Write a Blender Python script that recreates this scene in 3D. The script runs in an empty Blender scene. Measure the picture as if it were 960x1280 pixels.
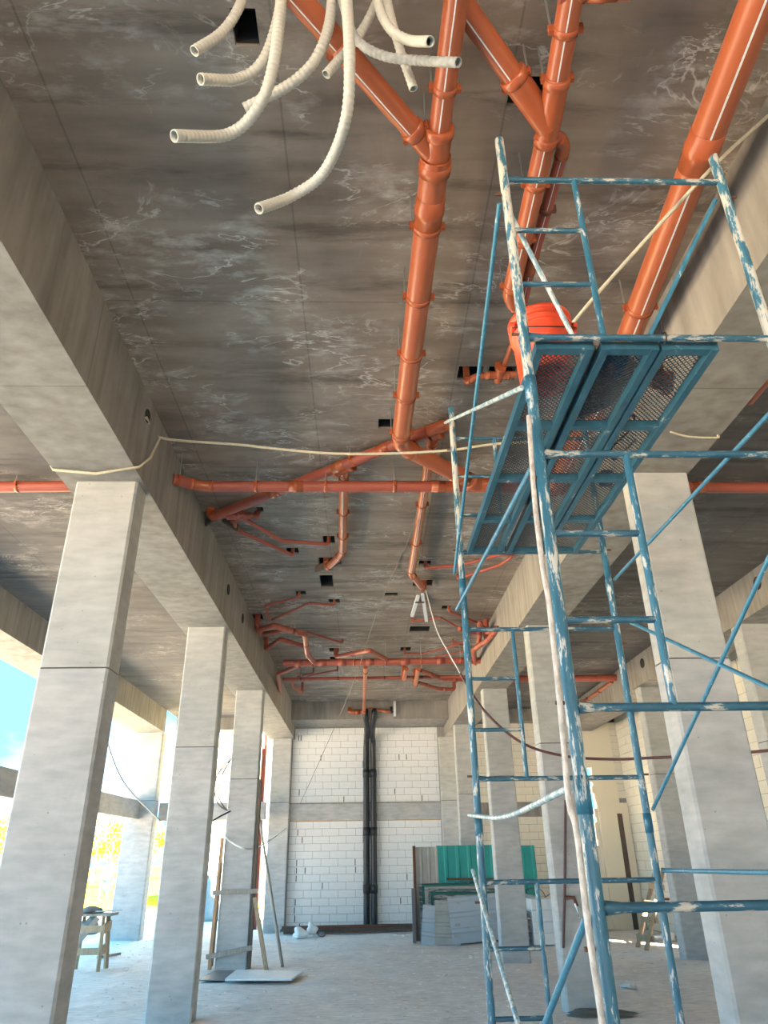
import bpy, bmesh, math, random
from mathutils import Vector, Matrix
random.seed(7)
scn = bpy.context.scene
col = scn.collection

# ------------------------------------------------------------------ camera
F_PX, PITCH, YAW, ROLL, CAM_H = 883.5, 26.038, 1.812, -0.884, 1.6
_a, _b, _c = (math.radians(v) for v in (PITCH, YAW, ROLL))
FW = Vector((math.sin(_b) * math.cos(_a), math.cos(_b) * math.cos(_a), math.sin(_a)))
_rt = Vector((math.cos(_b), -math.sin(_b), 0)); _up = _rt.cross(FW)
RT = _rt * math.cos(_c) + _up * math.sin(_c)
UP = -_rt * math.sin(_c) + _up * math.cos(_c)
CAM = Vector((0, 0, CAM_H))
cd = bpy.data.cameras.new('camera'); cam = bpy.data.objects.new('camera', cd); col.objects.link(cam)
cd.sensor_fit = 'VERTICAL'; cd.sensor_height = 36.0; cd.lens = F_PX / 1280 * 36.0
cd.clip_start = 0.05; cd.clip_end = 800
cam.matrix_world = Matrix(((RT.x, UP.x, -FW.x, CAM.x), (RT.y, UP.y, -FW.y, CAM.y), (RT.z, UP.z, -FW.z, CAM.z), (0, 0, 0, 1)))
scn.camera = cam

def at(x, y, X=None, Y=None, Z=None):
    """pixel of the 960x1280 photograph -> point on the plane X=, Y= or Z="""
    d = FW * F_PX + RT * (x - 480) + UP * (640 - y)
    t = X / d.x if X is not None else (Y / d.y if Y is not None else (Z - CAM_H) / d.z)
    return CAM + d * t

# ------------------------------------------------------------------ world, sun, exposure
world = bpy.data.worlds.new('sky'); scn.world = world; world.use_nodes = True
wn, wl = world.node_tree.nodes, world.node_tree.links
wn.clear()
w_out = wn.new('ShaderNodeOutputWorld'); w_bg = wn.new('ShaderNodeBackground')
w_tc = wn.new('ShaderNodeTexCoord'); w_map = wn.new('ShaderNodeMapping'); w_map.inputs['Scale'].default_value = (1.0, 1.0, 2.6)
w_no = wn.new('ShaderNodeTexNoise'); w_no.inputs['Scale'].default_value = 2.6; w_no.inputs['Detail'].default_value = 6; w_no.inputs['Roughness'].default_value = 0.55
w_rp = wn.new('ShaderNodeValToRGB')
w_rp.color_ramp.elements[0].position = 0.50; w_rp.color_ramp.elements[0].color = (0.095, 0.42, 0.70, 1)
w_rp.color_ramp.elements[1].position = 0.80; w_rp.color_ramp.elements[1].color = (0.70, 0.82, 0.95, 1)
wl.new(w_tc.outputs['Generated'], w_map.inputs['Vector']); wl.new(w_map.outputs[0], w_no.inputs['Vector'])
wl.new(w_no.outputs['Fac'], w_rp.inputs['Fac']); wl.new(w_rp.outputs['Color'], w_bg.inputs['Color'])
w_bg.inputs['Strength'].default_value = 1.0
wl.new(w_bg.outputs[0], w_out.inputs['Surface'])

sd = bpy.data.lights.new('sun', 'SUN'); sun = bpy.data.objects.new('sun', sd); col.objects.link(sun)
SUN_DIR = Vector((-0.36, 0.62, -0.70)).normalized()
sun.rotation_euler = SUN_DIR.to_track_quat('-Z', 'Y').to_euler(); sun.location = (20, -20, 30)
sd.energy = 20.0; sd.angle = math.radians(0.6); sd.color = (1.0, 0.85, 0.68)

scn.view_settings.view_transform = 'Standard'; scn.view_settings.look = 'None'
scn.view_settings.gamma = 1.0; scn.view_settings.use_curve_mapping = False
scn.view_settings.exposure = 2.48

# ------------------------------------------------------------------ materials
def new_mat(name):
    m = bpy.data.materials.new(name); m.use_nodes = True
    return m, m.node_tree.nodes, m.node_tree.links, m.node_tree.nodes['Principled BSDF']

def c4(c): return (c[0], c[1], c[2], 1.0)

def plain(name, color, rough=0.6, metal=0.0, var=0.15, scale=8.0, coord='Object'):
    m, n, l, b = new_mat(name)
    tc = n.new('ShaderNodeTexCoord'); no = n.new('ShaderNodeTexNoise'); no.inputs['Scale'].default_value = scale; no.inputs['Detail'].default_value = 5
    mx = n.new('ShaderNodeMixRGB'); mx.inputs[1].default_value = c4([x * (1 - var) for x in color]); mx.inputs[2].default_value = c4([min(1, x * (1 + var)) for x in color])
    l.new(tc.outputs[coord], no.inputs['Vector']); l.new(no.outputs['Fac'], mx.inputs[0]); l.new(mx.outputs[0], b.inputs['Base Color'])
    b.inputs['Roughness'].default_value = rough; b.inputs['Metallic'].default_value = metal
    return m

def concrete(name, lo, hi, scale=1.5, stretch=(1, 1, 1), streak=0.35, pits=0.5, vein=None, bump=0.15, rough=0.85, boards=None):
    """cast concrete in world coordinates: cloudy tone, stretched streaks, pits, optional pale veins"""
    m, n, l, b = new_mat(name)
    geo = n.new('ShaderNodeNewGeometry'); mp = n.new('ShaderNodeMapping'); mp.inputs['Scale'].default_value = stretch
    l.new(geo.outputs['Position'], mp.inputs['Vector'])
    n1 = n.new('ShaderNodeTexNoise'); n1.inputs['Scale'].default_value = scale; n1.inputs['Detail'].default_value = 8; n1.inputs['Roughness'].default_value = 0.62; n1.inputs['Distortion'].default_value = 0.4
    l.new(geo.outputs['Position'], n1.inputs['Vector'])
    n2 = n.new('ShaderNodeTexNoise'); n2.inputs['Scale'].default_value = scale * 3; n2.inputs['Detail'].default_value = 6
    l.new(mp.outputs[0], n2.inputs['Vector'])
    mix = n.new('ShaderNodeMath'); mix.operation = 'MULTIPLY_ADD'; mix.inputs[1].default_value = streak
    sub = n.new('ShaderNodeMath'); sub.operation = 'MULTIPLY'; sub.inputs[1].default_value = 1 - streak
    l.new(n1.outputs['Fac'], sub.inputs[0]); l.new(n2.outputs['Fac'], mix.inputs[0]); l.new(sub.outputs[0], mix.inputs[2])
    rp = n.new('ShaderNodeValToRGB'); rp.color_ramp.elements[0].position = 0.33; rp.color_ramp.elements[0].color = c4(lo)
    rp.color_ramp.elements[1].position = 0.66; rp.color_ramp.elements[1].color = c4(hi)
    l.new(mix.outputs[0], rp.inputs['Fac']); cur = rp.outputs['Color']
    # small pits / spots
    vo = n.new('ShaderNodeTexVoronoi'); vo.inputs['Scale'].default_value = 9
    l.new(geo.outputs['Position'], vo.inputs['Vector'])
    pr = n.new('ShaderNodeValToRGB'); pr.color_ramp.elements[0].position = 0.045; pr.color_ramp.elements[0].color = (0.45, 0.44, 0.42, 1); pr.color_ramp.elements[1].position = 0.075; pr.color_ramp.elements[1].color = (1, 1, 1, 1)
    l.new(vo.outputs['Distance'], pr.inputs['Fac'])
    mu = n.new('ShaderNodeMixRGB'); mu.blend_type = 'MULTIPLY'; mu.inputs[0].default_value = pits
    l.new(cur, mu.inputs[1]); l.new(pr.outputs['Color'], mu.inputs[2]); cur = mu.outputs[0]
    if boards:
        axis, pitch, dark = boards            # formwork panel prints: thin darker joint lines
        sx = n.new('ShaderNodeSeparateXYZ'); l.new(geo.outputs['Position'], sx.inputs[0])
        for ax, pt in zip(axis, pitch):
            dv = n.new('ShaderNodeMath'); dv.operation = 'MODULO'; dv.inputs[1].default_value = pt
            ad = n.new('ShaderNodeMath'); ad.operation = 'ADD'; ad.inputs[1].default_value = 100 * pt + 0.37 * pt
            l.new(sx.outputs[ax], ad.inputs[0]); l.new(ad.outputs[0], dv.inputs[0])
            lt = n.new('ShaderNodeMath'); lt.operation = 'LESS_THAN'; lt.inputs[1].default_value = 0.012
            l.new(dv.outputs[0], lt.inputs[0])
            fm = n.new('ShaderNodeMath'); fm.operation = 'MULTIPLY'; fm.inputs[1].default_value = dark
            l.new(lt.outputs[0], fm.inputs[0])
            mb = n.new('ShaderNodeMixRGB'); l.new(fm.outputs[0], mb.inputs[0]); l.new(cur, mb.inputs[1]); mb.inputs[2].default_value = (0.03, 0.028, 0.025, 1)
            cur = mb.outputs[0]
    if vein:
        vc, amount, vs, patch = vein
        vm = n.new('ShaderNodeMapping'); vm.inputs['Scale'].default_value = (0.8, 1.9, 1.0); l.new(geo.outputs['Position'], vm.inputs['Vector'])
        nv = n.new('ShaderNodeTexNoise'); nv.inputs['Scale'].default_value = vs; nv.inputs['Detail'].default_value = 5; nv.inputs['Roughness'].default_value = 0.6; nv.inputs['Distortion'].default_value = 0.9
        l.new(vm.outputs[0], nv.inputs['Vector'])
        s5 = n.new('ShaderNodeMath'); s5.operation = 'SUBTRACT'; s5.inputs[1].default_value = 0.5; l.new(nv.outputs['Fac'], s5.inputs[0])
        ab = n.new('ShaderNodeMath'); ab.operation = 'ABSOLUTE'; l.new(s5.outputs[0], ab.inputs[0])
        vr = n.new('ShaderNodeValToRGB'); vr.color_ramp.elements[0].position = 0.0; vr.color_ramp.elements[0].color = (1, 1, 1, 1)
        vr.color_ramp.elements[1].position = 0.014; vr.color_ramp.elements[1].color = (0, 0, 0, 1)
        l.new(ab.outputs[0], vr.inputs['Fac'])
        npn = n.new('ShaderNodeTexNoise'); npn.inputs['Scale'].default_value = 0.95; npn.inputs['Detail'].default_value = 4; npn.inputs['Roughness'].default_value = 0.65
        l.new(geo.outputs['Position'], npn.inputs['Vector'])
        pm = n.new('ShaderNodeValToRGB'); pm.color_ramp.elements[0].position = patch; pm.color_ramp.elements[1].position = patch + 0.13
        l.new(npn.outputs['Fac'], pm.inputs['Fac'])
        # cloudy salt bloom inside the patches
        nb = n.new('ShaderNodeTexNoise'); nb.inputs['Scale'].default_value = 4.2; nb.inputs['Detail'].default_value = 7; nb.inputs['Roughness'].default_value = 0.7
        l.new(vm.outputs[0], nb.inputs['Vector'])
        nr = n.new('ShaderNodeValToRGB'); nr.color_ramp.elements[0].position = 0.49; nr.color_ramp.elements[1].position = 0.70
        nr.color_ramp.elements[1].color = (0.75, 0.75, 0.75, 1); l.new(nb.outputs['Fac'], nr.inputs['Fac'])
        mxv = n.new('ShaderNodeMath'); mxv.operation = 'MAXIMUM'; l.new(vr.outputs['Color'], mxv.inputs[0]); l.new(nr.outputs['Color'], mxv.inputs[1])
        ml = n.new('ShaderNodeMath'); ml.operation = 'MULTIPLY'; l.new(mxv.outputs[0], ml.inputs[0]); l.new(pm.outputs['Color'], ml.inputs[1])
        m2 = n.new('ShaderNodeMath'); m2.operation = 'MULTIPLY'; m2.inputs[1].default_value = amount; l.new(ml.outputs[0], m2.inputs[0])
        mv = n.new('ShaderNodeMixRGB'); l.new(m2.outputs[0], mv.inputs[0]); l.new(cur, mv.inputs[1]); mv.inputs[2].default_value = c4(vc); cur = mv.outputs[0]
        # dark damp blotches
        nd = n.new('ShaderNodeTexNoise'); nd.inputs['Scale'].default_value = 1.7; nd.inputs['Detail'].default_value = 7; nd.inputs['Roughness'].default_value = 0.7
        l.new(mp.outputs[0], nd.inputs['Vector'])
        dr = n.new('ShaderNodeValToRGB'); dr.color_ramp.elements[0].position = 0.35; dr.color_ramp.elements[0].color = (0.50, 0.48, 0.45, 1); dr.color_ramp.elements[1].position = 0.46; dr.color_ramp.elements[1].color = (1, 1, 1, 1)
        l.new(nd.outputs['Fac'], dr.inputs['Fac'])
        md = n.new('ShaderNodeMixRGB'); md.blend_type = 'MULTIPLY'; md.inputs[0].default_value = 0.8; l.new(cur, md.inputs[1]); l.new(dr.outputs['Color'], md.inputs[2]); cur = md.outputs[0]
    l.new(cur, b.inputs['Base Color']); b.inputs['Roughness'].default_value = rough
    bp = n.new('ShaderNodeBump'); bp.inputs['Strength'].default_value = bump; bp.inputs['Distance'].default_value = 0.02
    l.new(n2.outputs['Fac'], bp.inputs['Height']); l.new(bp.outputs[0], b.inputs['Normal'])
    return m

def painted(name, paint, bare, amount=0.55, stretch=(14, 14, 3), rough=0.42):
    m, n, l, b = new_mat(name)
    geo = n.new('ShaderNodeNewGeometry'); mp = n.new('ShaderNodeMapping'); mp.inputs['Scale'].default_value = stretch
    l.new(geo.outputs['Position'], mp.inputs['Vector'])
    no = n.new('ShaderNodeTexNoise'); no.inputs['Scale'].default_value = 2.2; no.inputs['Detail'].default_value = 8; no.inputs['Roughness'].default_value = 0.7
    l.new(mp.outputs[0], no.inputs['Vector'])
    rp = n.new('ShaderNodeValToRGB'); e = rp.color_ramp.elements
    e[0].position = amount; e[0].color = c4(paint); e[1].position = amount + 0.05; e[1].color = c4(bare)
    d = e.new(0.30); d.color = c4([x * 0.6 for x in paint])
    k = e.new(0.24); k.color = (0.10, 0.055, 0.035, 1)
    l.new(no.outputs['Fac'], rp.inputs['Fac']); l.new(rp.outputs['Color'], b.inputs['Base Color'])
    b.inputs['Roughness'].default_value = rough
    return m

def wood(name, color, rough=0.8):
    m, n, l, b = new_mat(name)
    tc = n.new('ShaderNodeTexCoord'); mp = n.new('ShaderNodeMapping'); mp.inputs['Scale'].default_value = (30, 30, 3)
    no = n.new('ShaderNodeTexNoise'); no.inputs['Scale'].default_value = 1.5; no.inputs['Detail'].default_value = 6; no.inputs['Distortion'].default_value = 1.2
    rp = n.new('ShaderNodeValToRGB'); rp.color_ramp.elements[0].position = 0.3; rp.color_ramp.elements[0].color = c4([x * 0.6 for x in color]); rp.color_ramp.elements[1].position = 0.7; rp.color_ramp.elements[1].color = c4(color)
    l.new(tc.outputs['Object'], mp.inputs['Vector']); l.new(mp.outputs[0], no.inputs['Vector']); l.new(no.outputs['Fac'], rp.inputs['Fac']); l.new(rp.outputs['Color'], b.inputs['Base Color'])
    b.inputs['Roughness'].default_value = rough
    return m

M = {}
M['ceiling'] = concrete('ceiling_concrete', (0.155, 0.12, 0.092), (0.375, 0.308, 0.25), scale=0.9, stretch=(0.35, 2.2, 1), streak=0.5, pits=0.15,
                        vein=((0.68, 0.63, 0.57), 0.95, 1.5, 0.455), boards=((0, 1), (1.22, 2.44), 0.3), bump=0.2)
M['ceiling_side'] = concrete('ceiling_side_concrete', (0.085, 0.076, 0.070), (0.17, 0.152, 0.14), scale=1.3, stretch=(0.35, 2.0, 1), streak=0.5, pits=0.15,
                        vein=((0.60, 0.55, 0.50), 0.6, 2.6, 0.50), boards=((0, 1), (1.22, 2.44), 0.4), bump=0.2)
M['beam'] = concrete('beam_concrete', (0.19, 0.172, 0.153), (0.35, 0.322, 0.29), scale=1.2, stretch=(2.0, 2.6, 0.35), streak=0.6, pits=0.25, boards=((1,), (2.44,), 0.35), bump=0.15)
M['column_up'] = concrete('column_upper_concrete', (0.38, 0.37, 0.34), (0.56, 0.55, 0.51), scale=2.2, stretch=(0.6, 0.6, 2.4), streak=0.5, pits=0.6, bump=0.15)
M['column_lo'] = concrete('column_lower_concrete', (0.35, 0.35, 0.345), (0.54, 0.535, 0.525), scale=2.2, stretch=(0.6, 0.6, 2.4), streak=0.5, pits=0.7, bump=0.15)
M['joint'] = plain('cold_joint', (0.10, 0.095, 0.09), 0.9)
M['floor'] = concrete('dusty_floor', (0.58, 0.53, 0.50), (0.86, 0.80, 0.765), scale=1.6, stretch=(1.2, 2.6, 1), streak=0.55, pits=0.9, bump=0.9, rough=0.95)
M['ground'] = concrete('sunlit_earth', (0.48, 0.41, 0.33), (0.66, 0.60, 0.50), scale=0.8, stretch=(1, 2, 1), streak=0.5, pits=0.5, bump=0.6, rough=1.0)
M['field'] = concrete('dry_field', (0.50, 0.40, 0.025), (0.62, 0.52, 0.05), scale=0.3, streak=0.4, pits=0.0, bump=0.4, rough=1.0)
M['block'] = plain('aerated_block', (0.80, 0.795, 0.78), 0.9, var=0.06, scale=3)
M['block_cream'] = plain('cream_block', (0.78, 0.72, 0.60), 0.9, var=0.08, scale=3)
M['mortar'] = plain('mortar', (0.36, 0.34, 0.31), 0.95)
M['damp'] = plain('damp_cement', (0.13, 0.115, 0.10), 0.9, var=0.4, scale=12)
M['foam'] = plain('orange_foam', (0.50, 0.27, 0.07), 0.9)
M['dark'] = plain('painted_recess_shade', (0.035, 0.032, 0.03), 0.95)  # near-black that paints shade into holes and recesses
M['pvc'] = plain('orange_pvc', (0.43, 0.112, 0.045), 0.32, var=0.12, scale=4)
M['pvc_fit'] = plain('orange_pvc_fitting', (0.41, 0.098, 0.036), 0.27, var=0.12, scale=4)
M['pvc_red'] = plain('red_brown_pvc', (0.37, 0.085, 0.05), 0.45, var=0.14, scale=4)
M['print'] = plain('white_print', (0.80, 0.78, 0.74), 0.6, var=0.3, scale=60)
M['rod'] = plain('zinc_rod', (0.45, 0.44, 0.42), 0.4, 0.6)
M['band'] = plain('dark_band', (0.16, 0.05, 0.03), 0.5)
M['black'] = plain('black_plastic', (0.018, 0.019, 0.022), 0.45)
M['hose'] = plain('cream_conduit', (0.50, 0.48, 0.42), 0.5, var=0.08)
M['hose_gray'] = plain('dusty_grey_conduit', (0.33, 0.33, 0.31), 0.7, var=0.5, scale=40)
M['scaf'] = painted('blue_scaffold_paint', (0.035, 0.165, 0.255), (0.62, 0.60, 0.54), 0.55)
M['scaf_worn'] = painted('worn_scaffold_paint', (0.05, 0.19, 0.28), (0.62, 0.59, 0.51), 0.47)
M['scaf_bar'] = painted('scaffold_bar_paint', (0.03, 0.125, 0.19), (0.50, 0.47, 0.40), 0.54, stretch=(4, 14, 14))
M['brace'] = painted('blue_brace_paint', (0.055, 0.24, 0.37), (0.60, 0.62, 0.60), 0.62)
M['brace_pale'] = painted('pale_brace_paint', (0.28, 0.42, 0.48), (0.70, 0.70, 0.66), 0.50)
M['plank'] = painted('plank_paint', (0.035, 0.145, 0.215), (0.50, 0.47, 0.40), 0.63, stretch=(6, 3, 6))
M['mesh'] = plain('plank_mesh_steel', (0.09, 0.11, 0.12), 0.6, 0.1)
M['bucket'] = plain('bucket_orange_red', (0.85, 0.075, 0.022), 0.35, var=0.05)
M['pole'] = painted('speckled_pole', (0.52, 0.46, 0.41), (0.62, 0.56, 0.50), 0.50, stretch=(20, 20, 9))
M['rope'] = plain('beige_rope', (0.58, 0.51, 0.37), 0.9, var=0.25, scale=60)
M['cable'] = plain('maroon_cable', (0.10, 0.035, 0.032), 0.5)
M['wire'] = plain('thin_wire', (0.22, 0.20, 0.18), 0.6)
M['white_cable'] = plain('white_cable', (0.75, 0.75, 0.74), 0.5)
M['green'] = plain('green_sheet', (0.012, 0.30, 0.27), 0.45, var=0.25, scale=2)
M['green_dark'] = plain('dark_green_sheet', (0.012, 0.13, 0.10), 0.5, var=0.3, scale=2)
M['zinc'] = plain('grey_sheet', (0.44, 0.49, 0.53), 0.5, 0.1, var=0.15, scale=1.5)
M['zinc_old'] = plain('weathered_sheet', (0.42, 0.41, 0.37), 0.7, 0.1, var=0.35, scale=3)
M['mixed'] = painted('peeling_sheet', (0.13, 0.16, 0.16), (0.42, 0.40, 0.36), 0.5, stretch=(2, 6, 16), rough=0.7)
M['rust'] = plain('rusty_steel', (0.15, 0.06, 0.035), 0.8, var=0.4, scale=20)
M['redpost'] = plain('red_oxide_steel', (0.30, 0.085, 0.06), 0.6, var=0.2)
M['wood'] = wood('raw_timber', (0.50, 0.37, 0.24)); M['wood_orange'] = wood('orange_timber', (0.58, 0.33, 0.18)); M['wood_grey'] = wood('grey_timber', (0.40, 0.36, 0.31)); M['wood_dark'] = wood('dark_timber', (0.14, 0.10, 0.075))
M['boardwhite'] = plain('pale_board', (0.72, 0.74, 0.75), 0.7, var=0.12, scale=4)
M['bag'] = plain('white_plastic', (0.78, 0.78, 0.77), 0.5, var=0.12)
M['boarddark'] = plain('dark_slate_board', (0.16, 0.16, 0.165), 0.6)
M['cream_wall'] = plain('cream_plaster', (0.82, 0.74, 0.58), 0.9, var=0.06, scale=1.0)
M['cladding'] = plain('cream_cladding', (0.80, 0.66, 0.38), 0.7, var=0.1)
M['white_wall'] = plain('white_plaster', (0.82, 0.82, 0.80), 0.9, var=0.05)
M['bluegrey'] = plain('blue_grey_plastic', (0.25, 0.33, 0.38), 0.5)
M['leaf'] = plain('pale_leaf', (0.34, 0.40, 0.015), 0.7, var=0.35, scale=1.2)
M['bark'] = plain('bark', (0.20, 0.14, 0.09), 0.9)
M['skin'] = plain('skin', (0.45, 0.25, 0.17), 0.6); M['shirt'] = plain('white_shirt', (0.42, 0.40, 0.44), 0.9); M['jeans'] = plain('blue_jeans', (0.05, 0.16, 0.26), 0.9)
M['helmet'] = plain('yellow_helmet', (0.35, 0.45, 0.005), 0.35); M['boot'] = plain('brown_boot', (0.12, 0.08, 0.05), 0.8)
M['bucket_print'] = plain('dark_print', (0.10, 0.09, 0.16), 0.6)
M['cloth_blue'] = plain('blue_cloth', (0.03, 0.06, 0.14), 0.9)
M['metal'] = plain('bright_metal', (0.65, 0.65, 0.66), 0.3, 0.8)

for k_ in ('field', 'ground', 'leaf', 'floor'): M[k_].node_tree.nodes['Principled BSDF'].inputs['Specular IOR Level'].default_value = 0.0

# ------------------------------------------------------------------ mesh helpers
class MB:
    def __init__(s): s.v, s.f, s.sm = [], [], []
    def _add(s, vs, fs, smooth=False):
        o = len(s.v); s.v += [Vector(v) for v in vs]; s.f += [tuple(i + o for i in f) for f in fs]; s.sm += [smooth] * len(fs); return s
    def box(s, lo, hi):
        x0, y0, z0 = lo; x1, y1, z1 = hi
        return s._add([(x0, y0, z0), (x1, y0, z0), (x1, y1, z0), (x0, y1, z0), (x0, y0, z1), (x1, y0, z1), (x1, y1, z1), (x0, y1, z1)],
                      [(0, 3, 2, 1), (4, 5, 6, 7), (0, 1, 5, 4), (1, 2, 6, 5), (2, 3, 7, 6), (3, 0, 4, 7)])
    def chbox(s, lo, hi, c):
        """box with chamfered vertical edges"""
        x0, y0, z0 = lo; x1, y1, z1 = hi
        p = [(x0 + c, y0), (x1 - c, y0), (x1, y0 + c), (x1, y1 - c), (x1 - c, y1), (x0 + c, y1), (x0, y1 - c), (x0, y0 + c)]
        vs = [(a, b, z0) for a, b in p] + [(a, b, z1) for a, b in p]
        return s._add(vs, [(i, (i + 1) % 8, (i + 1) % 8 + 8, i + 8) for i in range(8)] + [tuple(range(7, -1, -1)), tuple(range(8, 16))])
    def bar(s, a, b, w, h, up=(0, 0, 1)):
        """rectangular bar from a to b"""
        a, b = Vector(a), Vector(b); d = (b - a).normalized(); u = Vector(up)
        sd_ = d.cross(u)
        if sd_.length < 1e-4: sd_ = d.cross(Vector((1, 0, 0)))
        sd_.normalize(); u = sd_.cross(d).normalized()
        q = [sd_ * (w / 2) * i + u * (h / 2) * j for i, j in ((-1, -1), (1, -1), (1, 1), (-1, 1))]
        return s._add([a + x for x in q] + [b + x for x in q], [(0, 1, 2, 3), (7, 6, 5, 4), (0, 4, 5, 1), (1, 5, 6, 2), (2, 6, 7, 3), (3, 7, 4, 0)])
    def tube(s, pts, r, seg=10, cap=True, radii=None):
        pts = [Vector(p) for p in pts]; n = len(pts)
        ts = [((pts[min(i + 1, n - 1)] - pts[max(i - 1, 0)])).normalized() for i in range(n)]
        u = ts[0].orthogonal().normalized(); vs = []
        for i in range(n):
            u = (u - ts[i] * u.dot(ts[i]))
            u = u.normalized() if u.length > 1e-6 else ts[i].orthogonal().normalized()
            w = ts[i].cross(u); rr = radii[i] if radii else r
            for k in range(seg):
                a = 2 * math.pi * k / seg
                vs.append(pts[i] + (u * math.cos(a) + w * math.sin(a)) * rr)
        fs = [(i * seg + k, i * seg + (k + 1) % seg, (i + 1) * seg + (k + 1) % seg, (i + 1) * seg + k) for i in range(n - 1) for k in range(seg)]
        s._add(vs, fs, True)
        if cap:
            s._add(vs[:seg], [tuple(range(seg - 1, -1, -1))]); s._add(vs[-seg:], [tuple(range(seg))])
        return s
    def ring(s, p, d, prof, seg=20):
        """lathe: profile [(t along d, radius)] around axis d through p"""
        d = Vector(d).normalized(); u = d.orthogonal().normalized(); w = d.cross(u); n = len(prof)
        vs = [Vector(p) + d * t + (u * math.cos(2 * math.pi * k / seg) + w * math.sin(2 * math.pi * k / seg)) * rr for t, rr in prof for k in range(seg)]
        return s._add(vs, [(i * seg + k, i * seg + (k + 1) % seg, (i + 1) * seg + (k + 1) % seg, (i + 1) * seg + k) for i in range(n - 1) for k in range(seg)], True)
    def quad(s, a, b, c, d): return s._add([a, b, c, d], [(0, 1, 2, 3)])
    def mesh(s, name, origin=(0, 0, 0)):
        me = bpy.data.meshes.new(name); o = Vector(origin)
        me.from_pydata([tuple(v - o) for v in s.v], [], s.f)
        me.polygons.foreach_set('use_smooth', s.sm); me.update()
        return me

ORG = {}
def tag(o, label=None, cat=None, group=None, kind=None):
    if label: o['label'] = label
    if cat: o['category'] = cat
    if group: o['group'] = group
    if kind: o['kind'] = kind
    return o
def thing(name, label, cat, loc=(0, 0, 0), group=None):
    o = bpy.data.objects.new(name, None); o.empty_display_size = 0.1; col.objects.link(o); o.location = loc; ORG[o.name] = Vector(loc)
    return tag(o, label, cat, group)
def build(name, mb, mat, parent=None, origin=None, label=None):
    org = ORG[parent.name] if parent else Vector(origin or (0, 0, 0))
    me = mb.mesh(name, org); me.materials.append(M[mat] if isinstance(mat, str) else mat)
    o = bpy.data.objects.new(name, me); col.objects.link(o)
    if parent: o.parent = parent
    else: o.location = org
    ORG[o.name] = org
    if label: o['label'] = label
    return o
def solo(name, mb, mat, label, cat, origin=(0, 0, 0), group=None):
    return tag(build(name, mb, mat, None, origin), label, cat, group)
def struct(name, mb, mat):
    return tag(build(name, mb, mat), kind='structure')
def link_copy(o, parent):
    c = o.copy(); col.objects.link(c); c.parent = parent; return c
def curve(pts, n=10):
    """Catmull-Rom through the points"""
    p = [Vector(x) for x in pts]; p = [p[0] * 2 - p[1]] + p + [p[-1] * 2 - p[-2]]; out = []
    for i in range(1, len(p) - 2):
        for k in range(n):
            t = k / n; a, b, c, d = p[i - 1:i + 3]
            out.append(0.5 * ((2 * b) + (c - a) * t + (2 * a - 5 * b + 4 * c - d) * t * t + (3 * b - a - 3 * c + d) * t ** 3))
    out.append(p[-2]); return out
def resample(pts, step):
    out = [pts[0]]; acc = 0
    for a, b in zip(pts, pts[1:]):
        L = (b - a).length; t = step - acc
        while t <= L: out.append(a + (b - a) * (t / L)); t += step
        acc = (acc + L) % step
    return out

# ------------------------------------------------------------------ the shell
ZC, ZS, ZB, ZJ = 5.26, 5.04, 4.50, 2.91       # main slab, side slabs, beam soffit, column cold joint
YB = -18.0                                     # unseen back edge of the building, pushed out to cut light from behind
rows = [5.33, 9.55, 13.66]
XL0, XL1, XR0, XR1 = -2.55, -1.88, 2.18, 2.76  # inner beams
XO0, XO1, XP0, XP1 = -5.75, -5.02, 5.28, 5.95  # outer beams

# floor: slab in the building, earth outside, dry field beyond
mb = MB(); nx, ny = 46, 90
def fz(x, y): return 0.014 * math.sin(x * 1.7 + y * .9) * math.sin(y * 1.3 - x * .6) + 0.008 * math.sin(x * 4.1 + 1.3 * y) - 0.01
for j in range(ny + 1):
    for i in range(nx + 1):
        x = -6.4 + 13.6 * i / nx; y = -19 + 40 * j / ny; mb.v.append(Vector((x, y, fz(x, y))))
for j in range(ny):
    for i in range(nx): mb.f.append((j * (nx + 1) + i, j * (nx + 1) + i + 1, (j + 1) * (nx + 1) + i + 1, (j + 1) * (nx + 1) + i)); mb.sm.append(True)
struct('floor', mb, 'floor')
mb = MB().box((-60, -60, -0.5), (80, 30.5, -0.06)); struct('ground_outside', mb, 'ground')
mb = MB().box((-160, 30.5, -0.5), (160, 260, -0.03)); struct('field_outside', mb, 'field')

# main ceiling slab with real openings (x0, x1, y0, y1)
HOLES = []
def hole_px(x0, y0, x1, y1, z=ZC):
    a, b = at(x0, y1, Z=z), at(x1, y0, Z=z)
    HOLES.append((min(a.x, b.x), max(a.x, b.x), min(a.y, b.y), max(a.y, b.y)))
for h in [(287, 58, 325, 10), (640, 133, 684, 95), (473, 536, 491, 524), (399, 734, 417, 719), (574, 475, 601, 458), (612, 475, 642, 458),
          (398, 708, 420, 697), (403, 680, 419, 670), (357, 692, 374, 685), (369, 744, 383, 739), (410, 754, 425, 749), (411, 815, 424, 810),
          (517, 733, 540, 725), (513, 790, 536, 783), (524, 706, 538, 701), (480, 745, 497, 741), (553, 762, 563, 757), (320, 640, 330, 634),
          (412, 826, 426, 821), (252, 652, 272, 640), (501, 814, 513, 809), (314, 775, 330, 768)]:
    hole_px(*h)
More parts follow.
